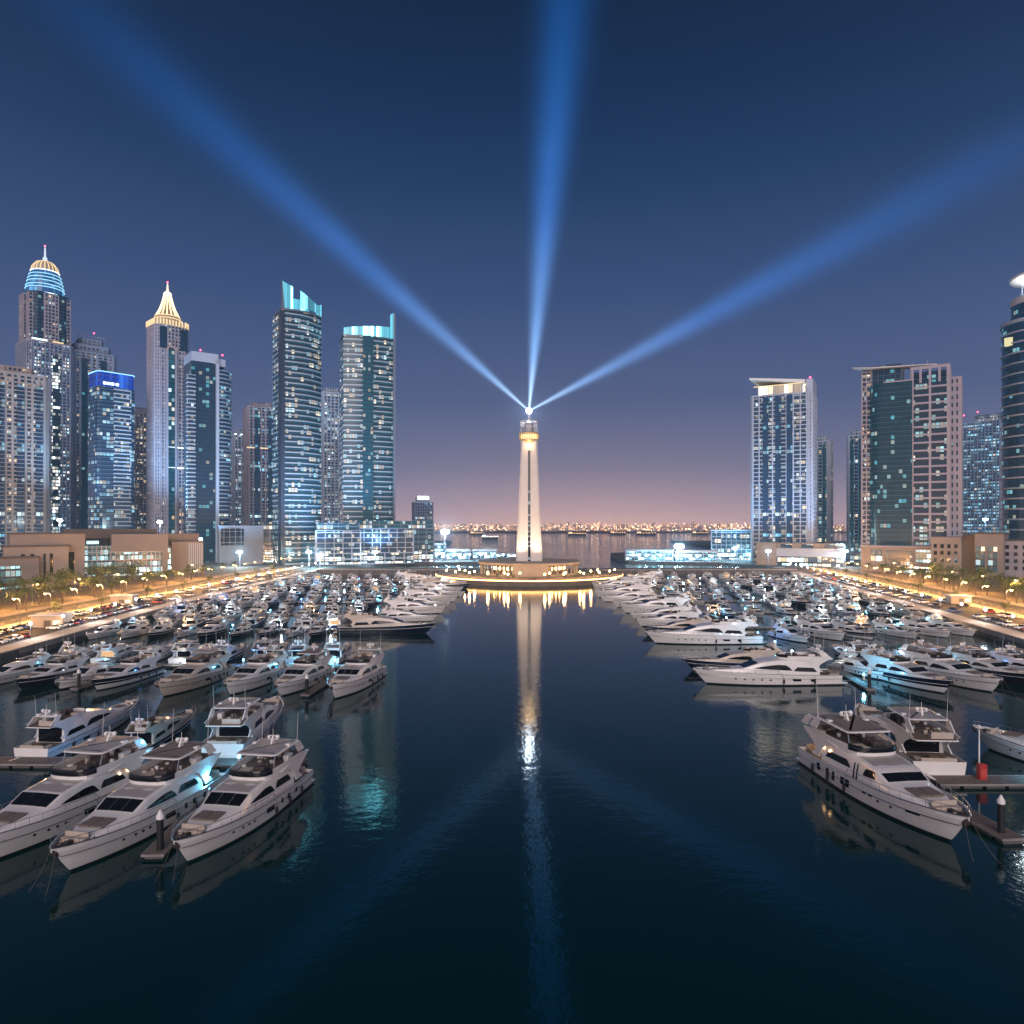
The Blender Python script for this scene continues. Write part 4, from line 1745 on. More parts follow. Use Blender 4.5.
b.loft([[(*p, zt) for p in po], [(*p, zt + 3.5) for p in po], [(*p, zt + 3.5) for p in grow(pol, .2)], [(*p, zt + .5) for p in grow(pol, .2)]], 0, True, False, True)
bal = t.add('balustrade', b, mat('lit_balustrade', (.5, .42, .3), .6))
b = MB()
for i, p in enumerate(po):
    q = po[(i + 1) % len(po)]
    L = math.hypot(q[0] - p[0], q[1] - p[1])
    k = max(2, int(L / 2.6))
    for j in range(k):
        x, y = lerp(p[0], q[0], j / k), lerp(p[1], q[1], j / k)
        b.lathe([(.6, zt + .3), (.65, zt + 3.0), (.8, zt + 4.6), (.25, zt + 6.0)], (x, y, 0), 6)
t.add('balustrade_lanterns', b, L_GOLDS, bal)
rr = W_ * .375
b = MB()
b.lathe([(rr * 1.02, zt + .5), (rr, t.z(320)), (rr * .95, t.z(317.5))], n=24)
t.add('crown_drum', b, mat('warm_drum', (.42, .34, .26), .7))
prof = [(rr * .95, 317.5), (rr * .62, 310), (rr * .42, 303), (rr * .30, 297), (rr * .24, 293)]
b = MB()
b.lathe([(r * .93, t.z(y)) for r, y in prof], n=16)
py_ = t.add('pyramid', b, mat('pyramid_roof', (.22, .16, .11), .6))
b = MB()
for k in range(16):
    a = R(k * 22.5)
    b.tube([(r * math.cos(a), r * math.sin(a), t.z(y)) for r, y in prof], .55, 5)
t.add('pyramid_rib_lights', b, L_GOLD, py_)
for r, y in (prof[0], (rr * 1.03, 320.5)):
    b = MB()
    b.tube([(r * 1.03 * math.cos(R(k * 15)), r * 1.03 * math.sin(R(k * 15)), t.z(y)) for k in range(24)], .5, 5, closed=True)
    t.add('pyramid_light_ring', b, L_GOLDS, py_)
b = MB()
b.lathe([(rr * .24, t.z(293)), (1.2, t.z(291)), (.8, t.z(286)), (.35, t.z(283))], n=10)
t.add('spire', b, emit('gold_spire_glow', (1, .85, .65), 1.4))
t.lamp(0, 0, t.z(283.5), .6)

# ---- dark glass and white-banded curved tower
t = Tower(184, 233, 640, 'dark glass tower with white-banded curved flank and red roof lamps', 14, .75)
W_, D_ = t.w, t.d
pol = rect(W_ * .66, D_)
pl_ = move(rect(W_ * .58, D_), -W_ * .17, 0)
zt = t.z(366)
t.body(pl_, GZ, zt, G_DARK, METD, 3.6, .2, .1)
t.boxp('white_roof_box', -W_ * .46, W_ * .12, -D_ * .5 - .6, D_ * .5, zt, t.z(357), WALLP)
t.boxp('white_roof_box', W_ * .10, W_ * .30, -D_ * .4, D_ * .4, t.z(368), t.z(360.5), WALLP)
cv = []
for k in range(9):
    q = R(-90 + k * 11.25)
    cv.append((W_ * .14 + W_ * .36 * math.cos(q) * 1.0, D_ * .0 + D_ * .52 * math.sin(q)))
cv = [(W_ * .1, -D_ * .52)] + cv + [(W_ * .5, D_ * .4), (W_ * .1, D_ * .4)]
t.body(cv, GZ, t.z(372), G_BLUE, METW, 3.6, 1.0, .9, gname='curved_flank')
t.boxp('white_fin', W_ * .06, W_ * .12, -D_ * .5 - 3.2, -D_ * .5 + 4, GZ, t.z(366), WALLP)
pp = move(rect(W_ * .14, 3), -W_ * .47, -D_ / 2 + .3)
b = MB()
glass_prism(b, pp, GZ, t.z(380))
g = t.add('balcony_bay', b, G_RESW)
b = MB()
bands(b, pp, GZ, t.z(380), 3.6, 1.0, .8)
t.add('balcony', b, WALLP, g)
t.lamp(-W_ * .25, -D_ * .4, t.z(357), 2)
t.lamp(W_ * .25, -D_ * .3, t.z(360.5), 4)

# ---- curved tower with jagged cyan crown
t = Tower(274, 323, 610, 'tall curved glass tower with jagged glowing cyan glass crown', 16, .78)
W_, D_ = t.w, t.d
zt = t.z(317)
pol = []
for i in range(13):
    f = i / 12
    pol.append((lerp(-W_ / 2, W_ / 2, f), -D_ / 2 + D_ * .30 * (max(0, f - .35) / .65) ** 2.0 - 1.5 * math.sin(math.pi * f)))
pol += [(W_ / 2, D_ / 2), (-W_ / 2, D_ / 2)]
t.body(pol, GZ, zt, G_TEAL, METW, 4.5, 1.0, .6)
t.boxp('dark_flank_wall', -W_ / 2 - .8, -W_ / 2 + W_ * .09, -D_ / 2 - .9, -D_ / 2 + 8, GZ, zt - 2, mat('dark_flank', (.03, .045, .07), .3))
t.roof(pol, zt, 1.5, METB)
# crown: separate sloping glass screens
def screen(name, pts, top, z0, m, th=.5, parent=None):
    b = MB()
    u = 0
    for (p, q), (ha, hb) in zip(zip(pts, pts[1:]), zip(top, top[1:])):
        L = math.hypot(q[0] - p[0], q[1] - p[1])
        for dy, flip in ((0, False), (th, True)):
            v = [(p[0], p[1] + dy, z0), (q[0], q[1] + dy, z0), (q[0], q[1] + dy, hb), (p[0], p[1] + dy, ha)]
            uv = [(u, 1), (u + L, 1), (u + L, 12), (u, 12)]
            if flip:
                v, uv = v[::-1], uv[::-1]
            b.add(v, [(0, 1, 2, 3)], 0, [uv])
        b.add([(p[0], p[1], ha), (q[0], q[1], hb), (q[0], q[1] + th, hb), (p[0], p[1] + th, ha)], [(0, 1, 2, 3)], 0, [[(u, 1)] * 4])
        u += L
    for p, h in ((pts[0], top[0]), (pts[-1], top[-1])):
        b.add([(p[0], p[1], z0), (p[0], p[1] + th, z0), (p[0], p[1] + th, h), (p[0], p[1], h)], [(0, 1, 2, 3)], 0, [[(0, 1)] * 4])
    return t.add(name, b, m, parent)


fr = pol[:13]
screen('crown_screen', fr[0:4], [t.z(289 + k * 1.6) for k in range(4)], zt + 1, E_CYAN)
screen('crown_screen', [(x, y + 3) for x, y in fr[3:9]], [t.z(304)] * 6, zt + 1, E_CYAN)
screen('crown_screen', fr[5:12], [t.z(296 + k * 1.75) for k in range(7)], zt + 3.5, facade_mat('crown_cyan_soft', 2.4, 30, .9, 2.0, cols=[(0, (.2, .7, .9)), (1, (.4, .9, 1))], glass=(.05, .2, .25), dim=.7, dimcol=(.15, .6, .8), sill=0, seed=1.0))
screen('crown_screen', fr[10:13], [t.z(306), t.z(305), t.z(303)], zt + 1, E_CYAN)
b = MB()
b.plate([(-W_ / 2 - .2, zt), (-W_ / 2 + 2.2, zt), (-W_ / 2 + .4, t.z(288)), (-W_ / 2 - .2, t.z(288))], -D_ / 2 - 1, -D_ / 2 + 1)
t.add('crown_fin', b, METB)
light('crown_lamp', t.root, (0, 0, zt + 6), 9000, (.3, .85, 1), 2)

# ---- flat cyan-crowned tower with a side fin
t = Tower(340, 394, 640, 'broad teal glass tower with cyan crown band and a tall fin at one corner', 9, .7)
W_, D_ = t.w, t.d
zt = t.z(341)
pol = bowed(W_, D_, 3.5, 12)
t.body(pol, GZ, zt, G_TEAL2, METW, 4.5, .95, .55)
for x, wd in ((-.04, .2),):
    pp = move(rect(W_ * wd, 4), x * W_, -D_ / 2 - .2)
    b = MB()
    glass_prism(b, pp, GZ, zt)
    t.add('central_glass', b, facade_mat('deep_teal_glass', 2.2, 3.75, .16, 1.8, glass=(.01, .07, .10), dim=.12, dimcol=(.05, .45, .6), seed=11.0))
t.boxp('corner_fin', W_ * .47, W_ * .5 + .4, -D_ / 2 - .6, -D_ / 2 + 7, GZ, t.z(316), METB)
fr = pol[:13]
screen('crown_screen', fr[:12], [t.z(333.5 - 4.5 * (k / 11) ** .8) for k in range(12)], zt + .6, E_CYAN)
screen('crown_screen', [(W_ * .40, -D_ / 2 - .7), (W_ * .47, -D_ / 2 - .7)], [t.z(318), t.z(315.5)], zt, E_CYAN)
t.roof(pol, zt - .1, .9, METB)
light('crown_lamp', t.root, (0, 0, zt + 6), 6000, (.3, .85, 1), 2)

# ---- little distant lit-top block
t = Tower(412, 433, 900, 'small distant block with a bright white roof sign above the shore pier', 8, .8)
W_, D_ = t.w, t.d
pol = rect(W_, D_, 1)
t.body(pol, GZ, t.z(503), G_BLUE, WALLG, 3.6, .8, .3, 3.4, 1.0, .5)
t.roof(pol, t.z(503), 1.2, WALLP)
t.body(rect(W_ * .65, D_ * .6), t.z(503), t.z(497), G_DARK, WALLP, 3.5, 1.4, .3, 3, 1, .3, gname='roof_house')
t.boxp('roof_sign_light', -W_ * .28, W_ * .28, -D_ * .3 - 1.2, -D_ * .3 - .6, t.z(499.5), t.z(496.5), emit('white_roof_sign', (.9, .95, 1), 9))

# ---- slanted-roof tower
t = Tower(751, 814, 620, 'pale grid tower with glowing penthouse and white slanted roof', -9, .6)
W_, D_ = t.w, t.d
zt = t.z(398)
pol = rect(W_ * .93, D_, 1.5)
t.body(pol, GZ, zt, G_RESW, WALLP, 3.6, .75, .35, 5.6, .95, .55)
for x in (-.22, -.02, .16):
    pp = move(rect(W_ * .09, 2.2), x * W_, -D_ / 2 - .2)
    b = MB()
    glass_prism(b, pp, GZ, zt - 1)
    t.add('bay_glass', b, G_BLUE)
t.roof(pol, zt, 1.4, WALLP)
pe = move(rect(W_ * .70, D_ * .7), 0, -D_ * .1)
t.body(pe, zt + .3, t.z(388), E_WARMC, METW, 20, .4, .2, 7, .6, .4, gname='penthouse')
b = MB()
x0, x1 = -W_ * .44, W_ * .40
b.loft([[(x0 - 2, -D_ * .62, t.z(379)), (x0, D_ * .3, t.z(381.5)), (x0, D_ * .3, t.z(382.5)), (x0 - 2, -D_ * .62, t.z(380.5))],
        [(x1, -D_ * .55, t.z(385)), (x1, D_ * .3, t.z(386)), (x1, D_ * .3, t.z(388)), (x1, -D_ * .55, t.z(388))]], 0, True, True, True)
t.add('slanted_roof', b, mat('white_roof_panel', (.75, .73, .7), .5))
t.boxp('eave_light', x0 + 1, x1 - 1, -D_ * .5, -D_ * .5 + .4, t.z(388.2), t.z(387.4), L_GOLDS)
pf = move(rect(W_ * .11, D_ * .9), W_ * .46, 0)
t.body(pf, GZ, t.z(398), G_RES, WALLP, 3.6, 1.3, .3, 5, 1.5, .4, gname='side_wing')
t.boxp('side_wing_top', W_ * .41, W_ * .515, -D_ * .45 - .4, D_ * .4, t.z(398), t.z(384.5), WALLP)
t.lamp(W_ * .47, -D_ * .4, t.z(384.5), 1)

# ---- big triple-mass tower with a thin flat canopy
t = Tower(865, 952, 540, 'wide tower of dark curved glass and beige grid under a thin flat canopy', -4, .55)
W_, D_ = t.w, t.d
zt = t.z(386)
g1_ = []
for k in range(11):
    q = R(180 + k * 9)
    g1_.append((-W_ * .24 + W_ * .13 * math.cos(q) * 1.2, -D_ * .30 + D_ * .32 * math.sin(q)))
g1_ = g1_ + [(W_ * .06, -D_ * .62), (W_ * .06, D_ * .45), (-W_ * .395, D_ * .45)]
t.body(g1_, GZ, zt, facade_mat('dark_teal_glass', 2.6, 3.7, .08, 2.2, glass=(.006, .03, .045), dim=.22, dimcol=(.03, .28, .42), seed=15.0, cols=[(0, (1, .9, .7)), (.3, (.5, .95, 1)), (1, (.15, .8, 1))]), METB, 3.7, .15, .08, gname='curved_glass')
t.boxp('rim_band', -W_ * .23, W_ * .06, -D_ * .64, -D_ * .5, zt, zt + 1.0, WALLR)
pk = move(rect(W_ * .16, D_ * .8), -W_ * .40, D_ * .05)
t.body(pk, GZ, t.z(370), G_RES, WALLR, 3.7, 1.0, .3, 4, .8, .4, gname='rear_flank')
pt_ = move(rect(W_ * .30, D_ * .8), -W_ * .21, 0)
t.body(pt_, zt, t.z(366), G_DARK, METB, 3.7, .2, .1, 3.6, .2, .15, gname='upper_glass')
pb = move(rect(W_ * .37, D_), W_ * .235, -D_ * .08)
t.body(pb, GZ, t.z(389), facade_mat('office_strip', 2.6, 3.9 * 1.5, .2, 2.4, glass=(.012, .03, .06), dim=.16, dimcol=(.06, .25, .5), sill=.3, seed=12.0, cols=[(0, (1, .85, .6)), (.4, (1, .95, .85)), (.6, (.6, 1, .95)), (1, (.4, .9, 1))]), WALLR, 5.85, 1.35, .5, W_ * .185, 1.5, .75, gname='beige_grid')
b = MB()
z0, z1 = t.z(389), t.z(373)
pb2 = pb
piers(b, pb, z0, z1, W_ * .0925, 1.6, .75)
bands(b, pb, z1 - 2.2, z1, 5, 2.2, .6)
fg = t.add('roof_frame', b, WALLR)
pi_ = move(rect(W_ * .33, D_ * .8), W_ * .225, 0)
t.body(pi_, z0, z1 - 3, G_DARK, METB, 4, .3, .1, gname='top_floor_glass')
ps = move(rect(W_ * .12, D_ * .8), W_ * .47, 0)
t.body(ps, GZ, t.z(387), G_DARK, WALLR, 5.85, 2.6, .5, W_ * .06, 1.9, .6, gname='side_wing')
t.roof(ps, t.z(387), 2, WALLR)
b = MB()
b.loft([[(-W_ * .57, -D_ * .5, t.z(366)), (-W_ * .57, -D_ * .3, t.z(366)), (-W_ * .57, -D_ * .3, t.z(366.6)), (-W_ * .57, -D_ * .5, t.z(366.6))],
        [(-W_ * .36, -D_ * .58, t.z(368.5)), (-W_ * .36, -D_ * .2, t.z(368.5)), (-W_ * .36, -D_ * .2, t.z(369.8)), (-W_ * .36, -D_ * .58, t.z(369.8))],
        [(W_ * .3, -D_ * .5, t.z(371)), (W_ * .3, -D_ * .25, t.z(371)), (W_ * .3, -D_ * .25, t.z(372)), (W_ * .3, -D_ * .5, t.z(372))]], 0, True, True, True)
t.add('flat_canopy', b, mat('pale_canopy', (.55, .52, .52), .5))
for x in (-.1, .05, .2):
    b = MB()
    b.tube([(x * W_, -D_ * .3, t.z(376)), (x * W_, -D_ * .3, t.z(365))], .35, 6)
    t.add('canopy_post', b, WALLR)

# ---- hazy scaffold-like tower
t = Tower(959, 1006, 800, 'hazy pale blue block of flats between the thin-canopy tower and the banded curved tower', -14, .8)
W_, D_ = t.w, t.d
zt = t.z(424)
pol = rect(W_, D_, 2)
t.body(pol, GZ, zt, facade_mat('blue_flat_windows', 2.0, 3.4, .6, 1.2, glass=(.02, .05, .09), dim=.25, dimcol=(.15, .5, .9), seed=14, cols=[(0, (1, .7, .45)), (.15, (.5, .85, 1)), (1, (.2, .65, 1))]), WALLG, 3.4, .7, .3, 3.4, .8, .6)
t.roof(pol, zt, 1.5, WALLG)
t.body(move(rect(W_ * .6, D_ * .5), W_ * .18, 0), zt, t.z(416), G_RESB, WALLG, 3.4, .9, .3, 3.4, .8, .5, gname='upper_storeys')
t.lamp(-W_ * .1, 0, zt, t.m(12))
t.lamp(-W_ * .4, 0, zt, t.m(10))
t.plant(zt, 4, 5)

# ---- curved banded tower at the picture edge
t = Tower(1007, 1099, 500, 'dark curved glass tower with white floor bands and a lit roof disc', -8, .8, depth=50)
W_, D_ = t.w, t.d
zt = t.z(324)
pol = rounded(W_, D_, W_ * .38, 8)
t.body(pol, GZ, zt, G_DARK, METW, 7.4, 1.1, .6, gname='curved_glass')
t.roof(pol, zt, 2.5, METW, o=.8)
pu = move(rounded(W_ * .86, D_ * .8, W_ * .33, 8), W_ * .02, 0)
t.body(pu, zt, t.z(303), G_DARK, METB, 7.4, .5, .3, gname='upper_glass')
t.roof(pu, t.z(303), 5.0, mat('pale_roof_ring', (.5, .48, .48), .6), o=.4)
for k in range(10):
    a = R(36 * k + 10)
    b = MB()
    b.tube([(W_ * .30 * math.cos(a), D_ * .28 * math.sin(a), t.z(303)), (W_ * .30 * math.cos(a), D_ * .28 * math.sin(a), t.z(281))], .5, 6)
    t.add('disc_column', b, METW)
b = MB()
b.lathe([(W_ * .30, t.z(281)), (W_ * .42, t.z(277)), (W_ * .43, t.z(275)), (W_ * .2, t.z(274))], n=40)
t.add('roof_disc', b, mat('white_disc', (.8, .8, .8), .5))
light('disc_lamp', t.root, (-W_ * .2, -D_ * .3, t.z(292)), 14000, (.85, .93, 1), 1.5)
b = MB()
a_ = R(218)
b.box(-W_ * .42, -W_ * .30, -D_ * .42, -D_ * .36, t.z(345), t.z(337))
t.add('lit_corner_room', b, emit('yellow_office_light', (1, .9, .5), .9))


# ---------------------------------------------------------------- low buildings
def lowb(px0, px1, D, label, rot=0, ratio=.5, cat='building', name='low_building', depth=None):
    return Tower(px0, px1, D, label, rot, ratio, name, cat, depth)


# brown stone building with slot windows
t = lowb(14, 79, 392, 'plain brown stone building with tall slot windows among trees', 6, .5)
W_, D_ = t.w, t.d
zt = t.z(534)
t.boxp('main_block', -W_ / 2, W_ / 2, -D_ / 2, D_ / 2, GZ, zt, BROWN)
t.boxp('lower_front', -W_ / 2 - 3, W_ * .26, -D_ / 2 - 3, -D_ / 2 - .02, GZ, t.z(546), mat('brown_render_pale', (.27, .235, .22), .85, var=.1, vscale=.1))
t.boxp('ledge', -W_ / 2 - 3.2, W_ * .30, -D_ / 2 - 3.4, -D_ / 2 - .03, t.z(546), t.z(544.8), BROWND)
for (x, y0, y1, wd) in ((-.34, 560, 553, 1.9), (-.22, 568, 553, 1.9), (-.06, 577, 553, 1.2), (.03, 573, 553, 1.6)):
    b = MB()
    b.box(x * W_ - wd / 2, x * W_ + wd / 2, -D_ / 2 - 3.06, -D_ / 2 - 2.99, t.z(y0), t.z(y1))
    t.add('slot_window', b, GLASS)
b = MB()
b.box(W_ * .265, W_ * .35, -D_ / 2 - .06, -D_ / 2 + .1, t.z(577), t.z(552))
t.add('slot_window', b, GLASS)
t.boxp('parapet', -W_ / 2 - .2, W_ / 2 + .2, -D_ / 2 - .2, D_ / 2 + .2, zt, zt + .7, BROWND)

t = lowb(-30, 32, 372, 'low brown building at the picture edge in front of the slot-windowed one', 6, .4)
W_, D_ = t.w, t.d
t.boxp('main_block', -W_ / 2, W_ / 2, -D_ / 2, D_ / 2, GZ, t.z(558), BROWN)
t.boxp('roof_slab', -W_ / 2 - .6, W_ / 2 + .6, -D_ / 2 - .6, D_ / 2 + .6, t.z(558), t.z(556.5), BROWND)
b = MB()
glass_prism(b, move(rect(W_ * .7, .6), -W_ * .1, -D_ / 2 - .2), GZ, t.z(566))
t.add('shop_window', b, G_LOBBY)

# glass-fronted hall with brown overhang
t = lowb(72, 160, 470, 'long glass-fronted hall with brown overhanging upper storey', 4, .5)
W_, D_ = t.w, t.d
t.boxp('rear_block', -W_ * .52, W_ * .42, -D_ * .2, D_ / 2, GZ, t.z(529), BROWND)
b = MB()
glass_prism(b, move(rect(W_ * .96, 10), 0, -D_ * .3), GZ, t.z(545))
g = t.add('glass_front', b, G_LOBBY)
b = MB()
pp = move(rect(W_ * .96, 10), 0, -D_ * .3)
piers(b, pp, GZ, t.z(545), 2.6, .35, .4)
bands(b, pp, GZ, t.z(545) + .1, 5.2, .45, .45)
t.add('glass_front_frame', b, METW, g)
t.boxp('overhang', -W_ * .06, W_ * .52, -D_ * .5, D_ * .2, t.z(551), t.z(534), BROWN)
t.boxp('upper_glass_box', -W_ * .42, -W_ * .07, -D_ * .22, D_ * .1, t.z(545), t.z(538), GLASS)
t.boxp('end_pier', W_ * .46, W_ * .52, -D_ * .5, D_ * .2, GZ, t.z(551) - .02, BROWN)
b = MB()
b.box(-W_ * .3, -W_ * .18, -D_ * .23, -D_ * .221, t.z(543.5), t.z(540.5))
t.add('lit_panel', b, emit('pale_lit_panel', (.6, .95, 1), 1.6))

t = lowb(158, 201, 500, 'brown building with ribbed corner between the glass-fronted hall and the lit shops', 6, .6)
W_, D_ = t.w, t.d
t.boxp('main_block', -W_ * .2, W_ / 2, -D_ / 2, D_ / 2, GZ, t.z(541.5), BROWN)
t.boxp('upper_block', -W_ / 2, W_ * .42, -D_ * .3, D_ / 2, t.z(546), t.z(533.5), mat('dark_brown_render', (.17, .135, .125), .85))
b = MB()
for k in range(7):
    x = W_ * (.18 + k * .048)
    b.box(x - .35, x + .35, -D_ / 2 - .5, -D_ / 2 - .01, GZ, t.z(543))
t.add('ribs', b, WALLP)
b = MB()
glass_prism(b, move(rect(W_ * .26, 4), -W_ * .35, -D_ * .3), GZ, t.z(546))
t.add('glass_link', b, G_LOBBY)
t.boxp('parapet', -W_ * .21, W_ * .51, -D_ * .51, D_ * .3, t.z(541.5), t.z(540.6), BROWND)

# grey pavilion and the lit shops
t = lowb(219, 262, 600, 'grey block with a large dark glass panel beside bright floodlights', 6, .5)
W_, D_ = t.w, t.d
t.boxp('main_block', -W_ / 2, W_ / 2, -D_ / 2, D_ / 2, GZ, t.z(527), mat('grey_block_wall', (.17, .17, .195), .85, var=.1, vscale=.1))
t.boxp('dark_panel', -W_ * .46, W_ * .05, -D_ / 2 - .3, -D_ / 2 - .02, t.z(545), t.z(528.5), GLASS)
b = MB()
for k in range(4):
    x = -W_ * .46 + W_ * .51 * (k + .5) / 4
    b.box(x - .15, x + .15, -D_ / 2 - .5, -D_ / 2 - .31, t.z(545), t.z(528.5))
for k in range(3):
    z = lerp(t.z(545), t.z(528.5), (k + .5) / 3)
    b.box(-W_ * .46, W_ * .05, -D_ / 2 - .48, -D_ / 2 - .31, z - .15, z + .15)
t.add('panel_mullions', b, METB)
t.boxp('roof_slab', -W_ * .52, W_ * .52, -D_ * .53, D_ * .53, t.z(527), t.z(525.6), METB)

shops = [(262, 318, 640, 522, 'long low shopping block with white-lit shopfronts beside the grey block'),
         (316, 360, 600, 523, 'shopping block with glazed storeys below the pale slab tower'),
         (355, 413, 620, 521, 'shopping block with warm-lit windows below the broad teal tower'),
         (410, 434, 640, 521, 'teal glass end block of the lit shopping street')]
for i, (a, c, D, yt, lab) in enumerate(shops):
    t = lowb(a, c, D, lab, 3, .5)
    W_, D_ = t.w, t.d
    pol = rect(W_, D_)
    zt = t.z(yt + 8)
    t.body(pol, GZ, GZ + 9.2, G_SHOP, WALLP, 4.6, .5, .5, 8, .8, .6, gname='shopfronts')
    t.body(rect(W_ * .99, D_ * .97), GZ + 9.2, zt, G_TEAL2 if i == 3 else G_RESW, WALLP if i != 3 else METB, 4.4, .6, .4, 7, .6, .6, gname='upper_windows')
    t.body(rect(W_ * .94, D_ * .7), zt, t.z(yt), G_TEAL2, METB, 3.6, .6, .5, 9, .4, .4, gname='top_storey')
    t.roof(pol, zt, 1.0, METB)
    b = MB()
    b.box(-W_ / 2, W_ / 2, -D_ / 2 - 3.5, -D_ / 2 - .2, GZ + 4.3, GZ + 4.7)
    t.add('shop_awning', b, METW)

# right-hand low buildings
lows = [(712, 757, 680, 531, 'low pale teal glass block beside the slanted-roof tower', G_TEAL, WALLP),
        (800, 872, 640, 553, 'long low white-lit shop block between the slanted-roof and thin-canopy towers', G_SHOP, WALLP)]
for i, (a, c, D, yt, lab, gl, wl) in enumerate(lows):
    t = lowb(a, c, D, lab, -4, .5)
    W_, D_ = t.w, t.d
    pol = rect(W_, D_)
    t.body(pol, GZ, GZ + 6, G_SHOP, wl, 6, .6, .5, 6, .6, .5, gname='shopfronts')
    t.body(rect(W_ * .97, D_ * .97), GZ + 6, t.z(yt), gl, wl, 4, .6, .4, 4.5, .5, .5, gname='upper_windows')
    t.roof(pol, t.z(yt), 1.2, wl)
    t.plant(t.z(yt) + .3, 3, 4)

t = lowb(760, 842, 590, 'stepped pale stone podium at the foot of the slanted-roof tower', -4, .4)
W_, D_ = t.w, t.d
t.boxp('corner_block', -W_ / 2, -W_ * .27, -D_ / 2 - 2, D_ / 2, GZ, t.z(542.5), STONE)
t.boxp('main_block', -W_ * .27, W_ / 2, -D_ / 2, D_ / 2, GZ, t.z(549), WALLP)
t.boxp('set_back_block', -W_ * .27, W_ / 2, -D_ * .3, D_ / 2, t.z(549), t.z(543), STONE)
b = MB()
glass_prism(b, move(rect(W_ * .74, 3), W_ * .115, -D_ / 2 - .6), GZ, t.z(556))
t.add('shopfronts', b, G_SHOP)
for x in (-.16, .08, .34):
    b = MB()
    glass_prism(b, move(rect(W_ * .13, 1), x * W_, -D_ * .3 - .3), t.z(548.6), t.z(544))
    t.add('upper_window', b, G_SHOP)
t.boxp('terrace_rail', -W_ * .27, W_ / 2, -D_ / 2 - .3, -D_ / 2 - .1, t.z(549), t.z(547.8), METW)

t = lowb(866, 941, 505, 'low beige shop block with lit windows below the thin-canopy tower', -5, .4)
W_, D_ = t.w, t.d
t.boxp('main_block', -W_ / 2, W_ / 2, -D_ / 2, D_ / 2, GZ, t.z(547), BROWN)
for (x0, x1, y0, y1, gl) in ((-.38, -.24, 561, 549.5, G_SHOP), (-.2, .12, 557, 550, G_DARK), (.16, .40, 561, 549, G_LOBBY), (-.20, .12, 564.5, 558, G_RES)):
    b = MB()
    glass_prism(b, move(rect((x1 - x0) * W_, .8), (x0 + x1) / 2 * W_, -D_ / 2 - .1), t.z(y0), t.z(y1))
    t.add('window', b, gl)
t.boxp('roof_slab', -W_ / 2 - .7, W_ / 2 + .7, -D_ / 2 - .8, D_ / 2 + .6, t.z(547), t.z(545.8), WALLR)
b = MB()
glass_prism(b, move(rect(W_ * .5, 3), W_ * .2, -D_ / 2 - .5), GZ, GZ + 4.2)
t.add('shopfronts', b, G_SHOP)
t.boxp('arcade_beam', -W_ / 2, W_ / 2, -D_ / 2 - 3, -D_ / 2 - .3, GZ + 4.4, GZ + 5.2, BROWN)

t = lowb(937, 1004, 470, 'brown stone building with rows of small square windows behind trees', -8, .6)
W_, D_ = t.w, t.d
t.boxp('square_window_wing', -W_ / 2, -W_ * .08, -D_ / 2, D_ / 2, GZ, t.z(537), BROWN)
for i in range(4):
    for j in range(3):
        b = MB()
        x = -W_ * .46 + i * W_ * .095
        z = t.z(562 - j * 7)
        b.box(x, x + 1.9, -D_ / 2 - .03, -D_ / 2 + .1, z, z + 2.6)
        t.add('window', b, GLASS)
t.boxp('recessed_bay', -W_ * .08, W_ * .1, -D_ * .3, D_ / 2, GZ, t.z(535), mat('shadow_brown_render', (.20, .15, .125), .85))  # recess shade put into a darker copy of the brown
t.boxp('tall_wing', W_ * .1, W_ * .47, -D_ * .52, D_ / 2, GZ, t.z(533.5), BROWN)
t.boxp('cornice', -W_ * .1, W_ * .49, -D_ * .55, D_ * .5, t.z(533.5), t.z(532.4), BROWND)
for x in (.17, .33):
    b = MB()
    glass_prism(b, move(rect(W_ * .12, .6), x * W_, -D_ * .52 - .1), GZ + 3, t.z(546))
    t.add('tall_window', b, G_TEAL)
t = lowb(1008, 1060, 450, 'rose stone building with small square windows cropped by the picture edge', -10, .6)
W_, D_ = t.w, t.d
t.boxp('main_block', -W_ / 2, W_ / 2, -D_ / 2, D_ / 2, GZ, t.z(541), WALLR)
for i in range(6):
    for j in range(4):
        b = MB()
        x = -W_ * .44 + i * W_ * .15
        z = t.z(570 - j * 7)
        b.box(x, x + 2, -D_ / 2 - .03, -D_ / 2 + .1, z, z + 2.4)
        t.add('window', b, GLASS)
t.boxp('roof_slab', -W_ / 2 - .4, W_ / 2 + .4, -D_ / 2 - .4, D_ / 2 + .4, t.z(541), t.z(540), BROWND)

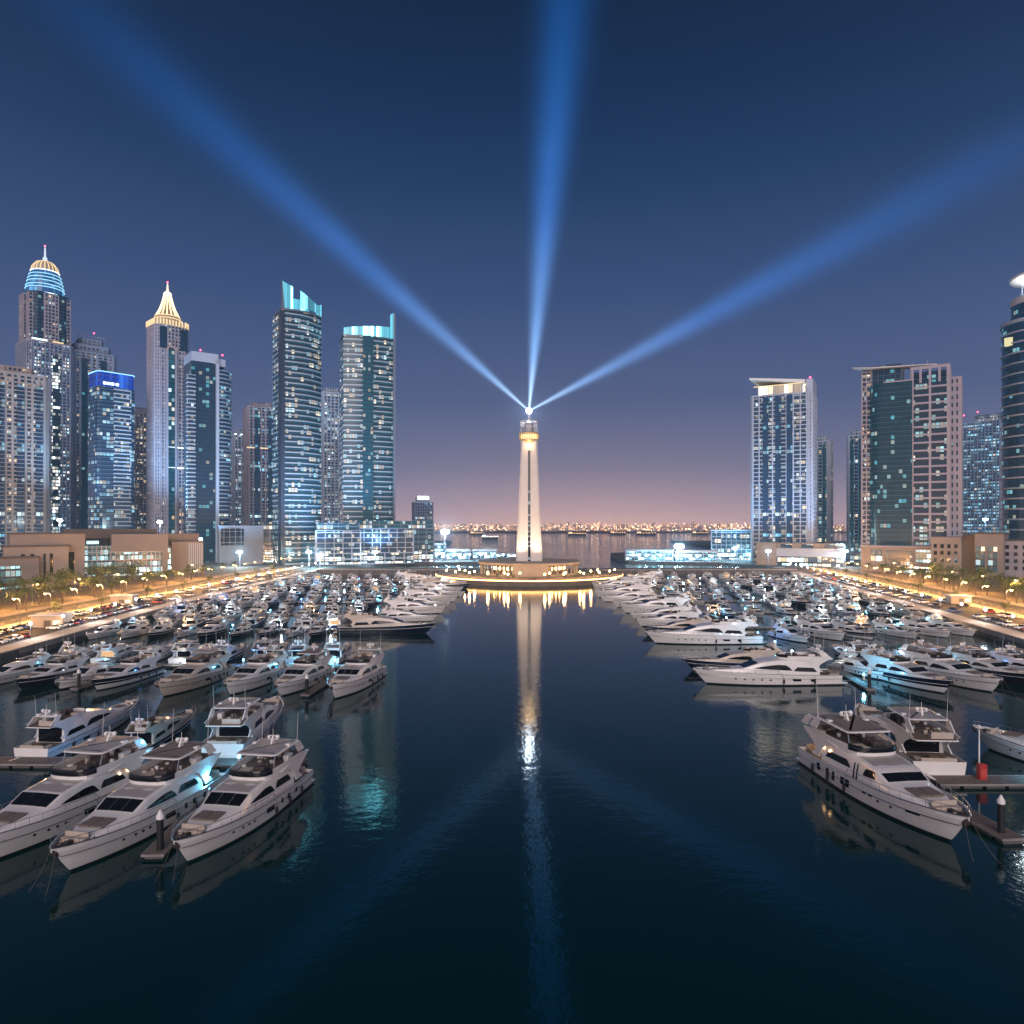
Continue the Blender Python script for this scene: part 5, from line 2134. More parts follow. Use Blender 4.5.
# pier sheds on the tongues of ground either side of the open sea
sheds = [(432, 446, 690, 543, 'white-lit pier shed below the small distant block', -1), (447, 470, 670, 549, 'long cyan-lit pier shed with bright front, beside the tall floodlight mast', -1),
         (473, 497, 690, 549, 'cyan-lit pier hall closest to the lighthouse tower', -1), (498, 515, 720, 553, 'small blue pier cabin just beside the lighthouse tower', -1),
         (625, 672, 660, 549, 'long teal quay shed across the water from the lighthouse', 1), (676, 716, 650, 550, 'white-lit quay hall under the bluish floodlight', 1)]
for (a, c, D, yt, lab, s) in sheds:
    t = lowb(a, c, D, lab, 4 * s, .5, 'building', 'pier_shed')
    W_, D_ = t.w, t.d
    t.body(rect(W_, D_), GZ, t.z(yt + 2), facade_mat('pier_windows', 2.8, 3.2, .9, 4.5, glass=(.02, .06, .09), dim=.4, dimcol=(.15, .6, .95), seed=21, cols=[(0, (.8, .97, 1)), (.5, (.4, .85, 1)), (1, (.2, .65, 1))]), METW, 3.2, .4, .3, 4, .5, .3)
    b = MB()
    b.plate([(-W_ / 2 - 1, t.z(yt + 2)), (W_ / 2 + 1, t.z(yt + 2)), (W_ / 2, t.z(yt)), (-W_ / 2, t.z(yt))], -D_ / 2 - 2, D_ / 2 + 1)
    t.add('roof', b, METW)


# floodlight masts
def mast(px, py_base, py_top, D, power, label, col=(.72, .92, 1), size=2.2, wash=0, wcol=(.26, .62, 1), aim=(0, 1, 1.9)):
    x = XP(px, D)
    z1 = ZP(py_top, D)
    o = empty('floodlight_mast', (x, D, GZ))
    tag(o, label, 'floodlight')
    b = MB()
    b.lathe([(.5, 0), (.28, z1 - GZ)], n=8)
    b.build('mast', METB, o)
    b = MB()
    b.rbox(-size, size, -.4, .5, z1 - GZ - size * .2, z1 - GZ + size * .9, .2)
    hd = b.build('lamp_frame', METB, o)
    b = MB()
    for k in range(4):
        xx = lerp(-size * .75, size * .75, k / 3)
        b.lathe([(size * .2, 0), (size * .2, .2)], (0, 0, 0), 10)
        for q in range(len(b.v) - 20, len(b.v)):
            vx, vy, vz = b.v[q]
            b.v[q] = (vx + xx, -.45 - vz, vy + z1 - GZ + size * .35)
    b.build('lamps', emit('flood_lamps', (.75, .93, 1), 90), hd)
    if power:
        light('flood', o, (0, -2.5, z1 - GZ), power, col, 1.2)
    if wash:
        light('facade_wash', o, (0, 2.0, z1 - GZ + 1), wash, wcol, 1.5, 'SPOT', R(105), aim)


mast(445, 556, 533, 660, 160000, 'tall floodlight mast glaring white over the pier sheds', size=4)
mast(240, 568, 553, 560, 40000, 'white floodlight in front of the grey block with dark panel', wash=120000)
mast(320, 572, 556, 540, 40000, 'cyan-white floodlight before the shopping block, nearest the boats', (.45, .9, 1), wash=540000)
mast(309, 572, 553, 555, 30000, 'cyan-white floodlight before the long low shopping block', (.45, .9, 1), wash=300000)
mast(375, 570, 553, 590, 25000, 'white floodlight before the warm-lit shopping block', wash=130000)
mast(679, 556, 548, 640, 60000, 'bluish floodlight glaring over the white-lit quay hall', (.5, .85, 1), 4.5)
mast(735, 560, 549, 640, 30000, 'bluish floodlight before the low pale teal block', (.5, .85, 1), wash=200000)
mast(768, 566, 552, 560, 9000, 'white floodlight before the stepped pale stone podium', wash=300000)
mast(845, 568, 552, 560, 30000, 'white floodlight before the long low white-lit shop block', wash=260000)
mast(200, 560, 540, 560, 30000, 'added bluish floodlight behind the brown building with ribbed corner', (.5, .85, 1), wash=360000)  # added behind the low buildings to brighten the towers
mast(985, 560, 520, 640, 40000, 'bluish floodlight at the foot of the hazy pale blue block', (.3, .75, 1), wash=500000)
mast(60, 540, 521, 560, 26000, 'added white floodlight at the foot of the tallest tower', wash=540000)  # added lamp, washes the tall towers from below
mast(160, 540, 523, 600, 30000, 'added white floodlight at the foot of the gold-spired tower', wash=540000)  # added lamp, brightens the lower facades here


# white and cyan lamps of the fishing piers beyond the causeways
rnd = random.Random(44)
QB = MB()
QB.tube([(0, 0, 0), (0, 0, 5)], .14, 6)
QP = QB.mesh('pole', [METB])
QH = {}
for nm, c, e in (('cyan', (.25, .8, 1), 40), ('white', (.85, .95, 1), 40)):
    QB = MB()
    QB.rbox(-.7, .7, -.5, .5, 4.9, 5.9, .2)
    QH[nm] = QB.mesh('lamp_head', [emit('quay_lamp_%s' % nm, c, e)])
for s, px0, px1, n_, word in ((-1, 434, 517, 15, 'between the small distant block and the lighthouse'), (1, 628, 752, 17, 'between the long quay shed and slanted-roof tower')):
    for k in range(n_):
        D = rnd.uniform(580, 640) if k % 2 else rnd.uniform(640, 680)
        if D < 620:
            D = 648
        px = lerp(px0, px1, (k + .5) / n_)
        nm = rnd.choice(['cyan', 'cyan', 'white'])
        o = empty('quay_lamp', (XP(px, D), D, GZ))
        part('pole', QP, o)
        part('lamp_head', QH[nm], o)
        if k % 2 == 0:
            light('quay_light', o, (0, -1.2, 5.6), 7000, (.4, .82, 1), .5)
        tag(o, '%s quay lamp, %s of those %s' % (nm, ORD[k + 1], word), 'lamp', 'quay lamps beyond the causeways')

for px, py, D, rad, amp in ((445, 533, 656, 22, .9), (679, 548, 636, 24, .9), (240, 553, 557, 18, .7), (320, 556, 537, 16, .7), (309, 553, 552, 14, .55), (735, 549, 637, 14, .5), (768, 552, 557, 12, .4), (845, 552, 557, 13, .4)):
    lamp_glow_halo((XP(px, D), D, ZP(py, D) + 1.5), rad, amp, (.42, .75, 1))

# ================================================================== MARINA
GL = 'motor yachts berthed below the gold-spired tower'
GR = 'motor yachts berthed below the slanted-roof tower'


def moor(Y, bow, stern, label, group, detail=True, L=None):
    """a yacht with its stem at one water point and its transom at another"""
    b, s = Vector(bow[:2]), Vector(stern[:2])
    d = b - s
    ln = d.length / .90 if L is None else L
    u = d.normalized()
    c = b - u * (ln * .402)
    return Y.place(c.x, c.y, math.degrees(math.atan2(u.y, u.x)), ln, label, group, detail)


def along(bow, heading, L):
    a = R(heading)
    return (bow[0] - math.cos(a) * L * .90, bow[1] - math.sin(a) * L * .90)


# --- front berths, golden-spire side
moor(Y_A, G(188, 863), G(290, 784), 'white flybridge yacht with grey hardtop, beside the open water just past the dark pile', GL)
moor(Y_TENT, G(70, 872), along(G(70, 872), -99, 26), 'white flybridge yacht with taupe soft top, beside the dark pile with white cap', GL)
moor(Y_ALIT, (-56.5, 73.5), along((-56.5, 73.5), -100, 27), 'white flybridge yacht with warm cockpit lamps and cropped bow beside the taupe-topped yacht', GL)
moor(Y_A, (-44.6, 131), (-44.8, 108), 'white flybridge yacht seen from astern, bow away, behind the taupe-topped yacht', GL)
moor(Y_SN, (-58.5, 127), (-58.8, 108), 'small dark-hulled yacht with slim pointed bow facing away, behind the warm-lit yacht', GL)
moor(Y_S, (-71.5, 131), (-73.5, 107), 'white arched-window yacht facing away at the picture edge beside the slim dark-hulled yacht', GL)

# --- second row, bows to the viewer
rowx = [((-36.6, 144.8), 26, Y_B, 'white flybridge yacht closest to the channel in second row, no hardtop, bow to viewer'),
        ((-48.6, 146.8), 24, Y_TENT, 'white yacht with taupe soft top in second row, one berth in from the channel'),
        ((-59.6, 148), 24, Y_B, 'white open-flybridge yacht in second row, two berths in from the channel'),
        ((-73.0, 146.5), 25, Y_ACR, 'cream flybridge yacht with hull windows, in second row beside the navy one'),
        ((-90.0, 152), 21, Y_BNAVY, 'navy and white yacht in second row beside the slim pile, bow to viewer'),
        ((-98.6, 153), 17, Y_CC, 'small white cruiser with taupe canvas in second row between two navy yachts'),
        ((-107.2, 153), 20, Y_ANAVY, 'navy yacht with hardtop in second row, next to the small canvas-topped cruiser'),
        ((-117.5, 154), 22, Y_S, 'white arched-window yacht in second row cut by the picture edge')]
for (p, L, Y, lab) in rowx:
    moor(Y, p, along(p, -98, L), lab, GL)
for i, (x, L, Y, lab) in enumerate([(-47, 17, Y_C, 'white cruiser facing away behind the second-row yacht nearest the channel'),
                                    (-56, 16, Y_CS, 'silver cruiser with blue canvas facing away behind the second row'),
                                    (-65, 18, Y_ACR, 'cream yacht facing away behind the second row, beside the silver cruiser'),
                                    (-76, 16, Y_CN, 'navy cruiser with blue canvas facing away behind the cream second-row yacht'),
                                    (-86, 17, Y_A, 'white hardtop yacht facing away behind the navy and white yacht'),
                                    (-96, 16, Y_CC, 'white cruiser with taupe canvas facing away behind the smallest second-row cruiser'),
                                    (-106, 17, Y_B, 'white open-flybridge yacht facing away behind the navy hardtop yacht'),
                                    (-116, 15, Y_C, 'white cruiser facing away at the quay end behind the second row')]):
    moor(Y, (x + .6, 180 + L), (x, 180), lab, GL)
moor(Y_SN, (-28.5, 233), (-57.5, 234), 'long navy yacht with cream arched top lying side-on to the channel', GL)

# --- front berths, slanted-roof side
moor(Y_BIG, G(951, 842), G(828, 766), 'large white yacht with taupe hardtop and warm aft lamps, beside the finger pier', GR, L=29.5)
moor(Y_A, (62.5, 124), (60.8, 99.5), 'white two-deck yacht seen from astern, bow away, behind the large white yacht', GR)
moor(Y_B, (76.5, 112.5), (88, 94), 'white yacht cut by the picture edge beyond the red post', GR)
# inner second row
rowr = [((86.5, 161.5), 17, Y_C, 'small white cruiser lit blue by a dock lamp, bow to viewer, nearest the side-on yachts'),
        ((92.2, 149.5), 24, Y_BNAVY, 'navy and white open-flybridge yacht, bow to viewer, beside the small blue-lit cruiser'),
        ((103.2, 150.5), 26, Y_A, 'white hardtop yacht, bow to viewer, between two navy-hulled yachts'),
        ((115.0, 157), 22, Y_ANAVY, 'navy yacht with hardtop, bow to viewer, near the picture edge beside the white hardtop yacht')]
for (p, L, Y, lab) in rowr:
    moor(Y, p, along(p, -75, L), lab, GR)
moor(Y_S, (126, 160), along((126, 160), -75, 20), 'white arched-window yacht, bow to viewer, cut by the picture edge beside the navy hardtop yacht', GR)
rowr2 = [((89.5, 213), 17, Y_C, 'white cruiser, bow to viewer, in third row nearest the side-on yachts'),
         ((102, 217), 22, Y_B, 'stout white yacht with high bow, bow to viewer, in third row'),
         ((112.5, 219), 18, Y_BNAVY, 'navy and white yacht in third row beside the stout white one'),
         ((127, 221), 19, Y_S, 'white arched-window yacht in third row beyond the navy and white one'),
         ((138.5, 223), 19, Y_A, 'white hardtop yacht in third row, two berths from the quay'),
         ((148.5, 226), 18, Y_B, 'white open-flybridge yacht in third row, closest to the quay')]
for (p, L, Y, lab) in rowr2:
    moor(Y, p, along(p, -74, L), lab, GR)

# --- the big yachts lying side-on along the channel
sl = [(-30, 262, 22, Y_S), (-29, 285, 26, Y_B), (-29, 306, 25, Y_S), (-27.5, 328, 27, Y_A), (-26, 350, 27, Y_S), (-28, 372, 24, Y_B), (-26, 396, 28, Y_SN), (-29, 418, 25, Y_S), (-47, 440, 25, Y_A), (-56, 462, 24, Y_S)]
NMS = {id(Y_S): 'white arched-window yacht', id(Y_B): 'white open-flybridge yacht', id(Y_A): 'white hardtop yacht', id(Y_SN): 'navy and cream yacht',
       id(Y_C): 'white cruiser', id(Y_CN): 'navy cruiser with blue canvas', id(Y_CC): 'white cruiser with taupe canvas', id(Y_CS): 'silver cruiser with blue canvas',
       id(Y_ACR): 'cream flybridge yacht', id(Y_TENT): 'white yacht with soft top', id(Y_BNAVY): 'navy and white yacht', id(Y_ANAVY): 'navy hardtop yacht'}
for i, (x, d, L, Y) in enumerate(sl):
    moor(Y, (x, d), (x - L * .90, d + 1.0), '%s lying side-on, %s behind the long navy side-on yacht' % (NMS[id(Y)], ORD[i + 1]), GL)
srt = [(44.2, 159.0, 33, Y_S, 'long white arched-window yacht side-on to the channel, nearest the large white yacht'),
       (45.0, 174, 26, Y_SN, 'navy and cream yacht side-on, tucked behind the long white arched-window yacht'),
       (44.0, 189, 24, Y_S, 'white arched-window yacht side-on, behind the navy and cream one'),
       (43.8, 213, 35, Y_S, 'long white yacht side-on with bow over the channel, second long one from the viewer')]
for (x, d, L, Y, lab) in srt[:2] + srt[3:]:
    moor(Y, (x, d), (x + L * .90, d + 1.5), lab, GR)
for i, (x, d, L, Y) in enumerate([(45.5, 232, 25, Y_SN), (46, 249, 24, Y_B), (47, 266, 26, Y_S), (46.5, 286, 30, Y_A), (46, 306, 26, Y_S), (43.5, 328, 27, Y_S), (43, 346, 30, Y_B), (46, 368, 27, Y_S), (47, 390, 26, Y_A), (49, 412, 26, Y_S), (68, 436, 25, Y_S), (78, 462, 24, Y_B)]):
    moor(Y, (x, d), (x + L * .90, d + 1.5), '%s lying side-on, %s behind the second long white yacht from the viewer' % (NMS[id(Y)], ORD[i + 1]), GR)

# --- the crowded inner rows
rnd = random.Random(77)
small = [Y_C, Y_C, Y_CC, Y_CN, Y_CN, Y_CS, Y_CS, Y_B, Y_A, Y_S, Y_ACR, Y_BNAVY, Y_ANAVY, Y_SN]
PIERS = []


def row(side, ri, D, xs, facing, Lr, skip=()):
    """one line of boats on one side of a floating pier"""
    grp = GL if side < 0 else GR
    tower = 'gold-spired' if side < 0 else 'slanted-roof'
    for k, x in enumerate(xs):
        if k in skip:
            continue
        Y = rnd.choice(small)
        L = rnd.uniform(*Lr) * (.88 if Y in (Y_C, Y_CC, Y_CN, Y_CS) else 1.0)
        x += rnd.uniform(-.5, .5)
        a = rnd.uniform(-1.5, 1.5)
        if facing < 0:
            bow, st = (x - 1.0 * -side * .2, D - 2.5 - L * .90), (x, D - 2.5)
        else:
            bow, st = (x, D + 2.5 + L * .90), (x, D + 2.5)
        lab = '%s, %s from channel, %s row, bow %s, below %s tower' % (NMS[id(Y)], ORD[k + 1], ORD[ri], 'to viewer' if facing < 0 else 'away', tower)
        moor(Y, bow, st, lab, grp, detail=(D < 300))


def frange(a, c, n):
    return [lerp(a, c, i / (n - 1)) for i in range(n)]


for i, D in enumerate((238, 280, 322, 364, 406, 446)):
    xs = frange(-63, ql(D) + 5, 9)
    row(-1, 3 + i, D, xs, -1, (14, 20))
    row(-1, 3 + i, D, frange(-62, ql(D) + 5, 8), 1, (14, 19))
for i, D in enumerate((176, 243, 285, 327, 369, 411, 451)):
    x0 = 84
    x1 = qr(D) - 6
    nn = int((x1 - x0) / 9)
    if i >= 2:
        row(1, 2 + i, D, frange(x0, x1, nn), -1, (14, 20))
    row(1, 2 + i, D, frange(x0 + (6 if i == 0 else 0), min(x1, 138 if i == 0 else 999), nn - 1 if i else 6), 1, (14, 19))

# --- floating piers, finger piers, piles, pedestals
DECK = mat('pier_decking', (.17, .135, .12), .8, var=.3, vscale=1.5)
FLOATM = mat('pier_float', (.10, .10, .11), .8, var=.3)
WCAP = mat('white_pile_cap', (.75, .75, .75), .5)
PILEM = mat('black_pile', (.016, .018, .022), .5, var=.3)


def pier(x0, y0, x1, y1, wd, label, group):
    c = Vector(((x0 + x1) / 2, (y0 + y1) / 2, 0))
    L = math.hypot(x1 - x0, y1 - y0)
    a = math.atan2(y1 - y0, x1 - x0)
    o = empty('floating_pier', c, a)
    tag(o, label, 'pier', group)
    b = MB()
    nb = int(L / 1.2)
    b.box(-L / 2, L / 2, -wd / 2, wd / 2, .42, .60)
    b.box(-L / 2 - .08, L / 2 + .08, wd / 2, wd / 2 + .12, .38, .64, 1)
    b.box(-L / 2 - .08, L / 2 + .08, -wd / 2 - .12, -wd / 2, .38, .64, 1)
    b.box(L / 2, L / 2 + .1, -wd / 2, wd / 2, .38, .64, 1)
    b.build('deck', [DECK, CONC], o)
    b = MB()
    k = -L / 2 + .2
    while k < L / 2 - 1.2:
        b.rbox(k, min(k + 2.6, L / 2), -wd / 2 + .1, wd / 2 - .1, -.3, .42, .1)
        k += 3.1
    b.build('float', FLOATM, o)
    return o


def pile(x, y, h, label, group='dark mooring piles with white caps'):
    o = empty('mooring_pile', (x, y, 0))
    tag(o, label, 'pile', group)
    b = MB()
    b.lathe([(.36, -2), (.36, h)], n=14)
    b.lathe([(.37, .0), (.39, .1), (.39, .5), (.37, .55)], n=14)
    b.build('shaft', PILEM, o, 40)
    b = MB()
    b.lathe([(.42, h - .25), (.42, h + .1), (.05, h + .75)], n=14)
    b.build('cap', WCAP, o, 40)


PG = 'floating piers of the marina'
pier(-31, 104.5, -125, 106, 3.0, 'timber floating pier behind the front yachts below the pointed towers', PG)
pier(-40.0, 103, -38.6, 75.2, 2.2, 'finger pier with a dark pile between the two front yachts', PG)
pile(-38.4, 76.4, 4.2, 'dark pile with white cap at the end of the finger pier between two front yachts')
pier(-36, 176, -126, 178, 2.6, 'floating pier behind the second row of yachts below the pointed towers', PG)
pier(-91.5, 176, -94.8, 151.5, 1.6, 'finger pier between the navy yacht and the small canvas-topped cruiser', PG)
pile(-94.3, 152.4, 4.0, 'dark pile beside the navy and white second-row yacht')
pier(-40.5, 174, -43.2, 146, 1.6, 'finger pier between the two second-row yachts closest to the channel', PG)
pile(-43.1, 147.0, 4.0, 'dark pile between the two second-row yachts closest to the channel')
pier(58.5, 97.2, 120, 97.4, 3.2, 'timber floating pier carrying the red post', PG)
pier(54.6, 99, 56.6, 79.0, 2.6, 'finger pier with white-capped pile beside the large white yacht', PG)
pile(56.3, 80.6, 4.2, 'dark pile with white cap on the finger pier beside the large white yacht')
pier(80, 176, 136, 177, 2.6, 'floating pier behind the second row of yachts below the slanted-roof tower', PG)
pier(80.5, 175, 77.5, 151, 1.8, 'finger pier next to the small blue-lit cruiser', PG)
pile(77.9, 152.6, 3.8, 'dark pile beside the small blue-lit cruiser')
for i, D in enumerate((238, 280, 322, 364, 406, 446)):
    pier(-58, D, ql(D) + 1, D, 2.4, 'floating pier between rows of boats, %s from the viewer, below the gold-spired tower' % ORD[i + 3], PG)
for i, D in enumerate((243, 285, 327, 369, 411, 451)):
    pier(78, D, qr(D) - 1, D, 2.4, 'floating pier between rows of boats, %s from the viewer, below the slanted-roof tower' % ORD[i + 3], PG)

# red post with a striped pole on the near pier
o = empty('red_post', (65.5, 97.6, .6))
tag(o, 'red fire point cabinet on the timber pier by the picture edge', 'cabinet')
b = MB()
b.rbox(-.55, .55, -.45, .45, 0, 2.1, .15)
b.build('cabinet', mat('red_paint', (.42, .03, .03), .5), o)
b = MB()
b.box(-.4, .4, -.47, -.452, .4, 1.5)
b.build('door', mat('red_door', (.5, .08, .07), .4), o)
o = empty('flag_pole', (65.8, 98.6, .6))
tag(o, 'slender pale pole standing behind the red cabinet', 'pole')
b = MB()
b.tube([(0, 0, 0), (0, 0, 7)], .12, 8, r1=.07)
b.build('pole', GEL, o)
b = MB()
b.ball((0, 0, 7.1), .16, 8)
b.build('finial', GEL, o)

# lit service pedestals along the piers
PB = MB()
PB.rbox(-.2, .2, -.2, .2, 0, 1.05, .06)
PBM = PB.mesh('housing', [GEL])
HEADS = {}
for nm, c, s in (('cyan', (.12, .62, 1), 30), ('white', (.70, .88, 1), 34), ('blue', (.08, .34, 1), 34), ('warm', (1, .62, .3), 22)):
    PB = MB()
    PB.lathe([(.17, 1.06), (.2, 1.12), (.2, 1.42), (.14, 1.5)], n=10)
    HEADS[nm] = PB.mesh('lamp_head', [emit('pedestal_%s' % nm, c, s)])
LCOL = {'cyan': (.12, .62, 1), 'white': (.7, .88, 1), 'blue': (.08, .34, 1), 'warm': (1, .62, .3)}
nped = [0]


def pedestal(x, y, c, label, power=0, z=.6):
    o = empty('dock_pedestal', (x, y, z))
    part('housing', PBM, o)
    part('lamp_head', HEADS[c], o)
    if power:
        light('pedestal_light', o, (0, 0, 2.6), power * .5, LCOL[c], .3)
    tag(o, label, 'dock light', 'lit service pedestals on the piers')


rnd = random.Random(9)
def pedrow(D, xs, word, powers):
    for i, x in enumerate(xs):
        c = rnd.choices(['cyan', 'white', 'blue', 'warm'], [3, 5, 2, 3])[0]
        pedestal(x, D + .9, c, '%s dock lamp, %s from channel on %s' % ({'warm': 'warm'}.get(c, 'bluish' if c != 'white' else 'white'), ORD[i + 1], word), powers)


pedestal(-40.3, 103.2, 'cyan', 'cyan dock lamp at the inner end of the front finger pier', 1800)
pedestal(-39.5, 91, 'cyan', 'cyan dock lamp halfway along the front finger pier', 1500)
pedestal(-51, 104.6, 'cyan', 'cyan dock lamp between the warm-lit yacht and the taupe-topped one', 1500)
pedestal(-63, 104.8, 'blue', 'blue dock lamp behind the warm-lit front yacht', 1200)
pedestal(-44.8, 177, 'cyan', 'cyan dock lamp behind the second-row yacht nearest the channel', 3000)
pedestal(-54.5, 177, 'cyan', 'cyan dock lamp between the soft-topped and open second-row yachts', 2500)
pedestal(-68, 177.2, 'blue', 'blue dock lamp behind the cream second-row yacht', 2500)
pedestal(-84, 177.2, 'white', 'white dock lamp behind the navy and white second-row yacht', 1500)
pedestal(-103, 177.4, 'cyan', 'cyan dock lamp behind the navy hardtop yacht', 1500)
pedestal(80.4, 160, 'cyan', 'cyan dock lamp on the finger pier by the small blue-lit cruiser', 3500)
pedestal(84, 176.5, 'white', 'white dock lamp behind the small blue-lit cruiser', 2500)
pedestal(98, 176.8, 'cyan', 'cyan dock lamp behind the navy and white yacht of the second row', 2000)
pedestal(110, 176.8, 'blue', 'blue dock lamp behind the white hardtop yacht of the second row', 1500)
pedestal(73, 97.8, 'cyan', 'cyan dock lamp on the timber pier beyond the red cabinet', 900)
for i, D in enumerate((238, 280, 322, 364, 406, 446)):
    pedrow(D, frange(-62, ql(D) + 8, 5), '%s pier below the gold-spired tower' % ORD[i + 3], 3200 if i < 3 else 2600)
for i, D in enumerate((243, 285, 327, 369, 411, 451)):
    pedrow(D, frange(80, qr(D) - 6, 6), '%s pier below the slanted-roof tower' % ORD[i + 3], 3200 if i < 3 else 2600)
for i, (x, y) in enumerate([(76, 190), (77, 205), (78, 222), (79, 258), (79, 272)]):
    pedestal(x, y, ['white', 'cyan', 'blue', 'white', 'cyan'][i], 'bright dock lamp off the sterns of the side-on yachts, %s from the viewer' % ORD[i + 1], 2500, .6)
    pier(x, y - 3, x, y + 6, 1.6, 'short walkway carrying the %s bright dock lamp behind the side-on yachts' % ORD[i + 1], PG)

# ================================================================== STREET LIFE
AMBL = emit('street_lamp_amber', (1, .50, .14), 34)
# street lamp with a curved arm
b = MB()
b.tube([(0, 0, 0), (0, 0, 7.6), (.25, 0, 8.3), (.9, 0, 8.7), (1.9, 0, 8.75)], .11, 6, r1=.06)
b.lathe([(.24, 0), (.2, .5), (.12, .7)], n=8)
SL_POLE = b.mesh('pole', [METB])
b = MB()
b.rbox(1.5, 2.6, -.28, .28, 8.6, 8.85, .08)
SL_HEAD = b.mesh('lamp_head', [METB])
b = MB()
b.box(1.55, 2.55, -.24, .24, 8.52, 8.59)
b.ball((2.05, 0, 8.45), .34, 8)
SL_GLASS = b.mesh('lamp_glass', [AMBL])


def street_lamp(x, y, rz, label, power):
    o = empty('street_lamp', (x, y, GZ), rz)
    part('pole', SL_POLE, o)
    h = part('lamp_head', SL_HEAD, o)
    part('lamp_glass', SL_GLASS, h)
    if power:
        light('street_light', o, (2.05, 0, 8.0), power, (1, .46, .12), .5)
    tag(o, label, 'street lamp', 'amber street lamps along the shore roads')


i = 0
d = 165
while d < 545:
    i += 1
    street_lamp(ql(d) - 30, d, R(180), 'amber street lamp, %s from the viewer, road below the pointed towers' % ORD[i], 26000)
    d += 18
i = 0
d = 178
while d < 545:
    i += 1
    street_lamp(qr(d) + 30, d, 0, 'amber street lamp, %s from the viewer, road below the thin-canopy tower' % ORD[i], 22000)
    d += 18
for edge, s_, word, d0 in ((ql, -1, 'plaza before the brown slot-windowed building', 210), (qr, 1, 'plaza before the small-windowed brown building', 230)):
    for k in range(9):
        d = d0 + k * 29 + random.Random(k).uniform(-4, 4)
        street_lamp(edge(d) + s_ * 62, d, R(0 if s_ < 0 else 180), 'amber plaza lamp, %s from the viewer, %s' % (ORD[k + 1], word), 16000)
# low bollard-height lamps of the walkway
b = MB()
b.tube([(0, 0, 0), (0, 0, 4.2)], .08, 6)
WP = b.mesh('pole', [METB])
b = MB()
b.lathe([(.12, 4.1), (.36, 4.3), (.36, 4.75), (.1, 4.95)], n=10)
WHD = b.mesh('lantern', [emit('walkway_white', (.88, .93, 1), 26)])
for nm, edge, s, base in (('l', ql, -1, 'below the gold-spired tower'), ('r', qr, 1, 'below the slanted-roof tower')):
    d = 172
    i = 0
    while d < 540:
        i += 1
        o = empty('walkway_lamp', (edge(d) + s * 7.6, d, GZ))
        part('pole', WP, o)
        part('lantern', WHD, o)
        if i % 2:
            light('walkway_light', o, (-s * 1.0, 0, 5.2), 4200, (1, .88, .82), .4)
        tag(o, 'short white walkway lamp, %s from the viewer on the quay %s' % (ORD[i], base), 'lamp', 'white walkway lamps on the quays')
        d += 17

# --- parked cars
def car_mesh(name, paint):
    b = MB()
    def sec(x, w_, z0, z1):
        return [(x, -w_, z0), (x, -w_, lerp(z0, z1, .7)), (x, -w_ * .9, z1), (x, w_ * .9, z1), (x, w_, lerp(z0, z1, .7)), (x, w_, z0)]
    b.loft([sec(-2.2, .80, .45, .85), sec(-2.1, .88, .3, .95), sec(-1.2, .9, .28, 1.0), (sec(.7, .9, .28, .98)), sec(1.9, .86, .3, .82), sec(2.2, .75, .42, .7)], 0, True, True, True)
    b.loft([sec(-1.75, .76, .93, .98), sec(-1.2, .74, .95, 1.42), sec(-.1, .74, .95, 1.48), sec(.35, .74, .95, 1.40), sec(1.05, .76, .93, .98)], 1, True, True, True)
    b.box(-1.15, .3, -.66, .66, 1.44, 1.5, 0)
    for x in (-1.35, 1.35):
        for s in (-1, 1):
            n0 = len(b.v)
            b.lathe([(.33, -.1), (.33, .1)], (0, 0, 0), 12, 2)
            for q in range(n0, len(b.v)):
                vx, vy, vz = b.v[q]
                b.v[q] = (x + vx, s * .82 + vz, .33 + vy)
    for s in (-.6, .6):
        b.box(2.16, 2.22, s - .16, s + .16, .55, .68, 3)
        b.box(-2.24, -2.17, s - .16, s + .16, .65, .78, 4)
    return b.mesh(name, [paint, GLASS, RUB, GEL, RED], 40)


CARM = [(car_mesh('car_body', mat('car_%s' % n_, c, .25, .3 if n_ != 'white' else 0, coat=.5)), n_) for n_, c in
        (('white', (.7, .7, .7)), ('silver', (.4, .42, .45)), ('black', (.01, .01, .012)), ('blue', (.02, .05, .2)), ('red', (.3, .02, .02)))]
rnd = random.Random(31)
for edge, s, base in ((ql, -1, 'quay below the gold-spired tower'), (qr, 1, 'quay below the slanted-roof tower')):
    for rowi, off in ((1, 11.5), (2, 22.5)):
        d = 176 + rowi
        i = 0
        while d < 470:
            d += 3.4
            if rnd.random() < .42:
                d += rnd.choice([0, 3.4])
                continue
            i += 1
            me, cn = rnd.choices(CARM, [6, 4, 3, 2, 1])[0]
            o = bpy.data.objects.new('parked_car', me)
            COL.objects.link(o)
            o.location = (edge(d) + s * off + rnd.uniform(-.3, .3), d, GZ + .03)
            o.rotation_euler = (0, 0, R(rnd.choice([0, 180]) + rnd.uniform(-3, 3)))
            tag(o, '%s car, %s from the viewer, row %s, %s' % (cn, ORD[i], 'by the water' if rowi == 1 else 'by the road', base), 'car', 'cars parked on the quays')

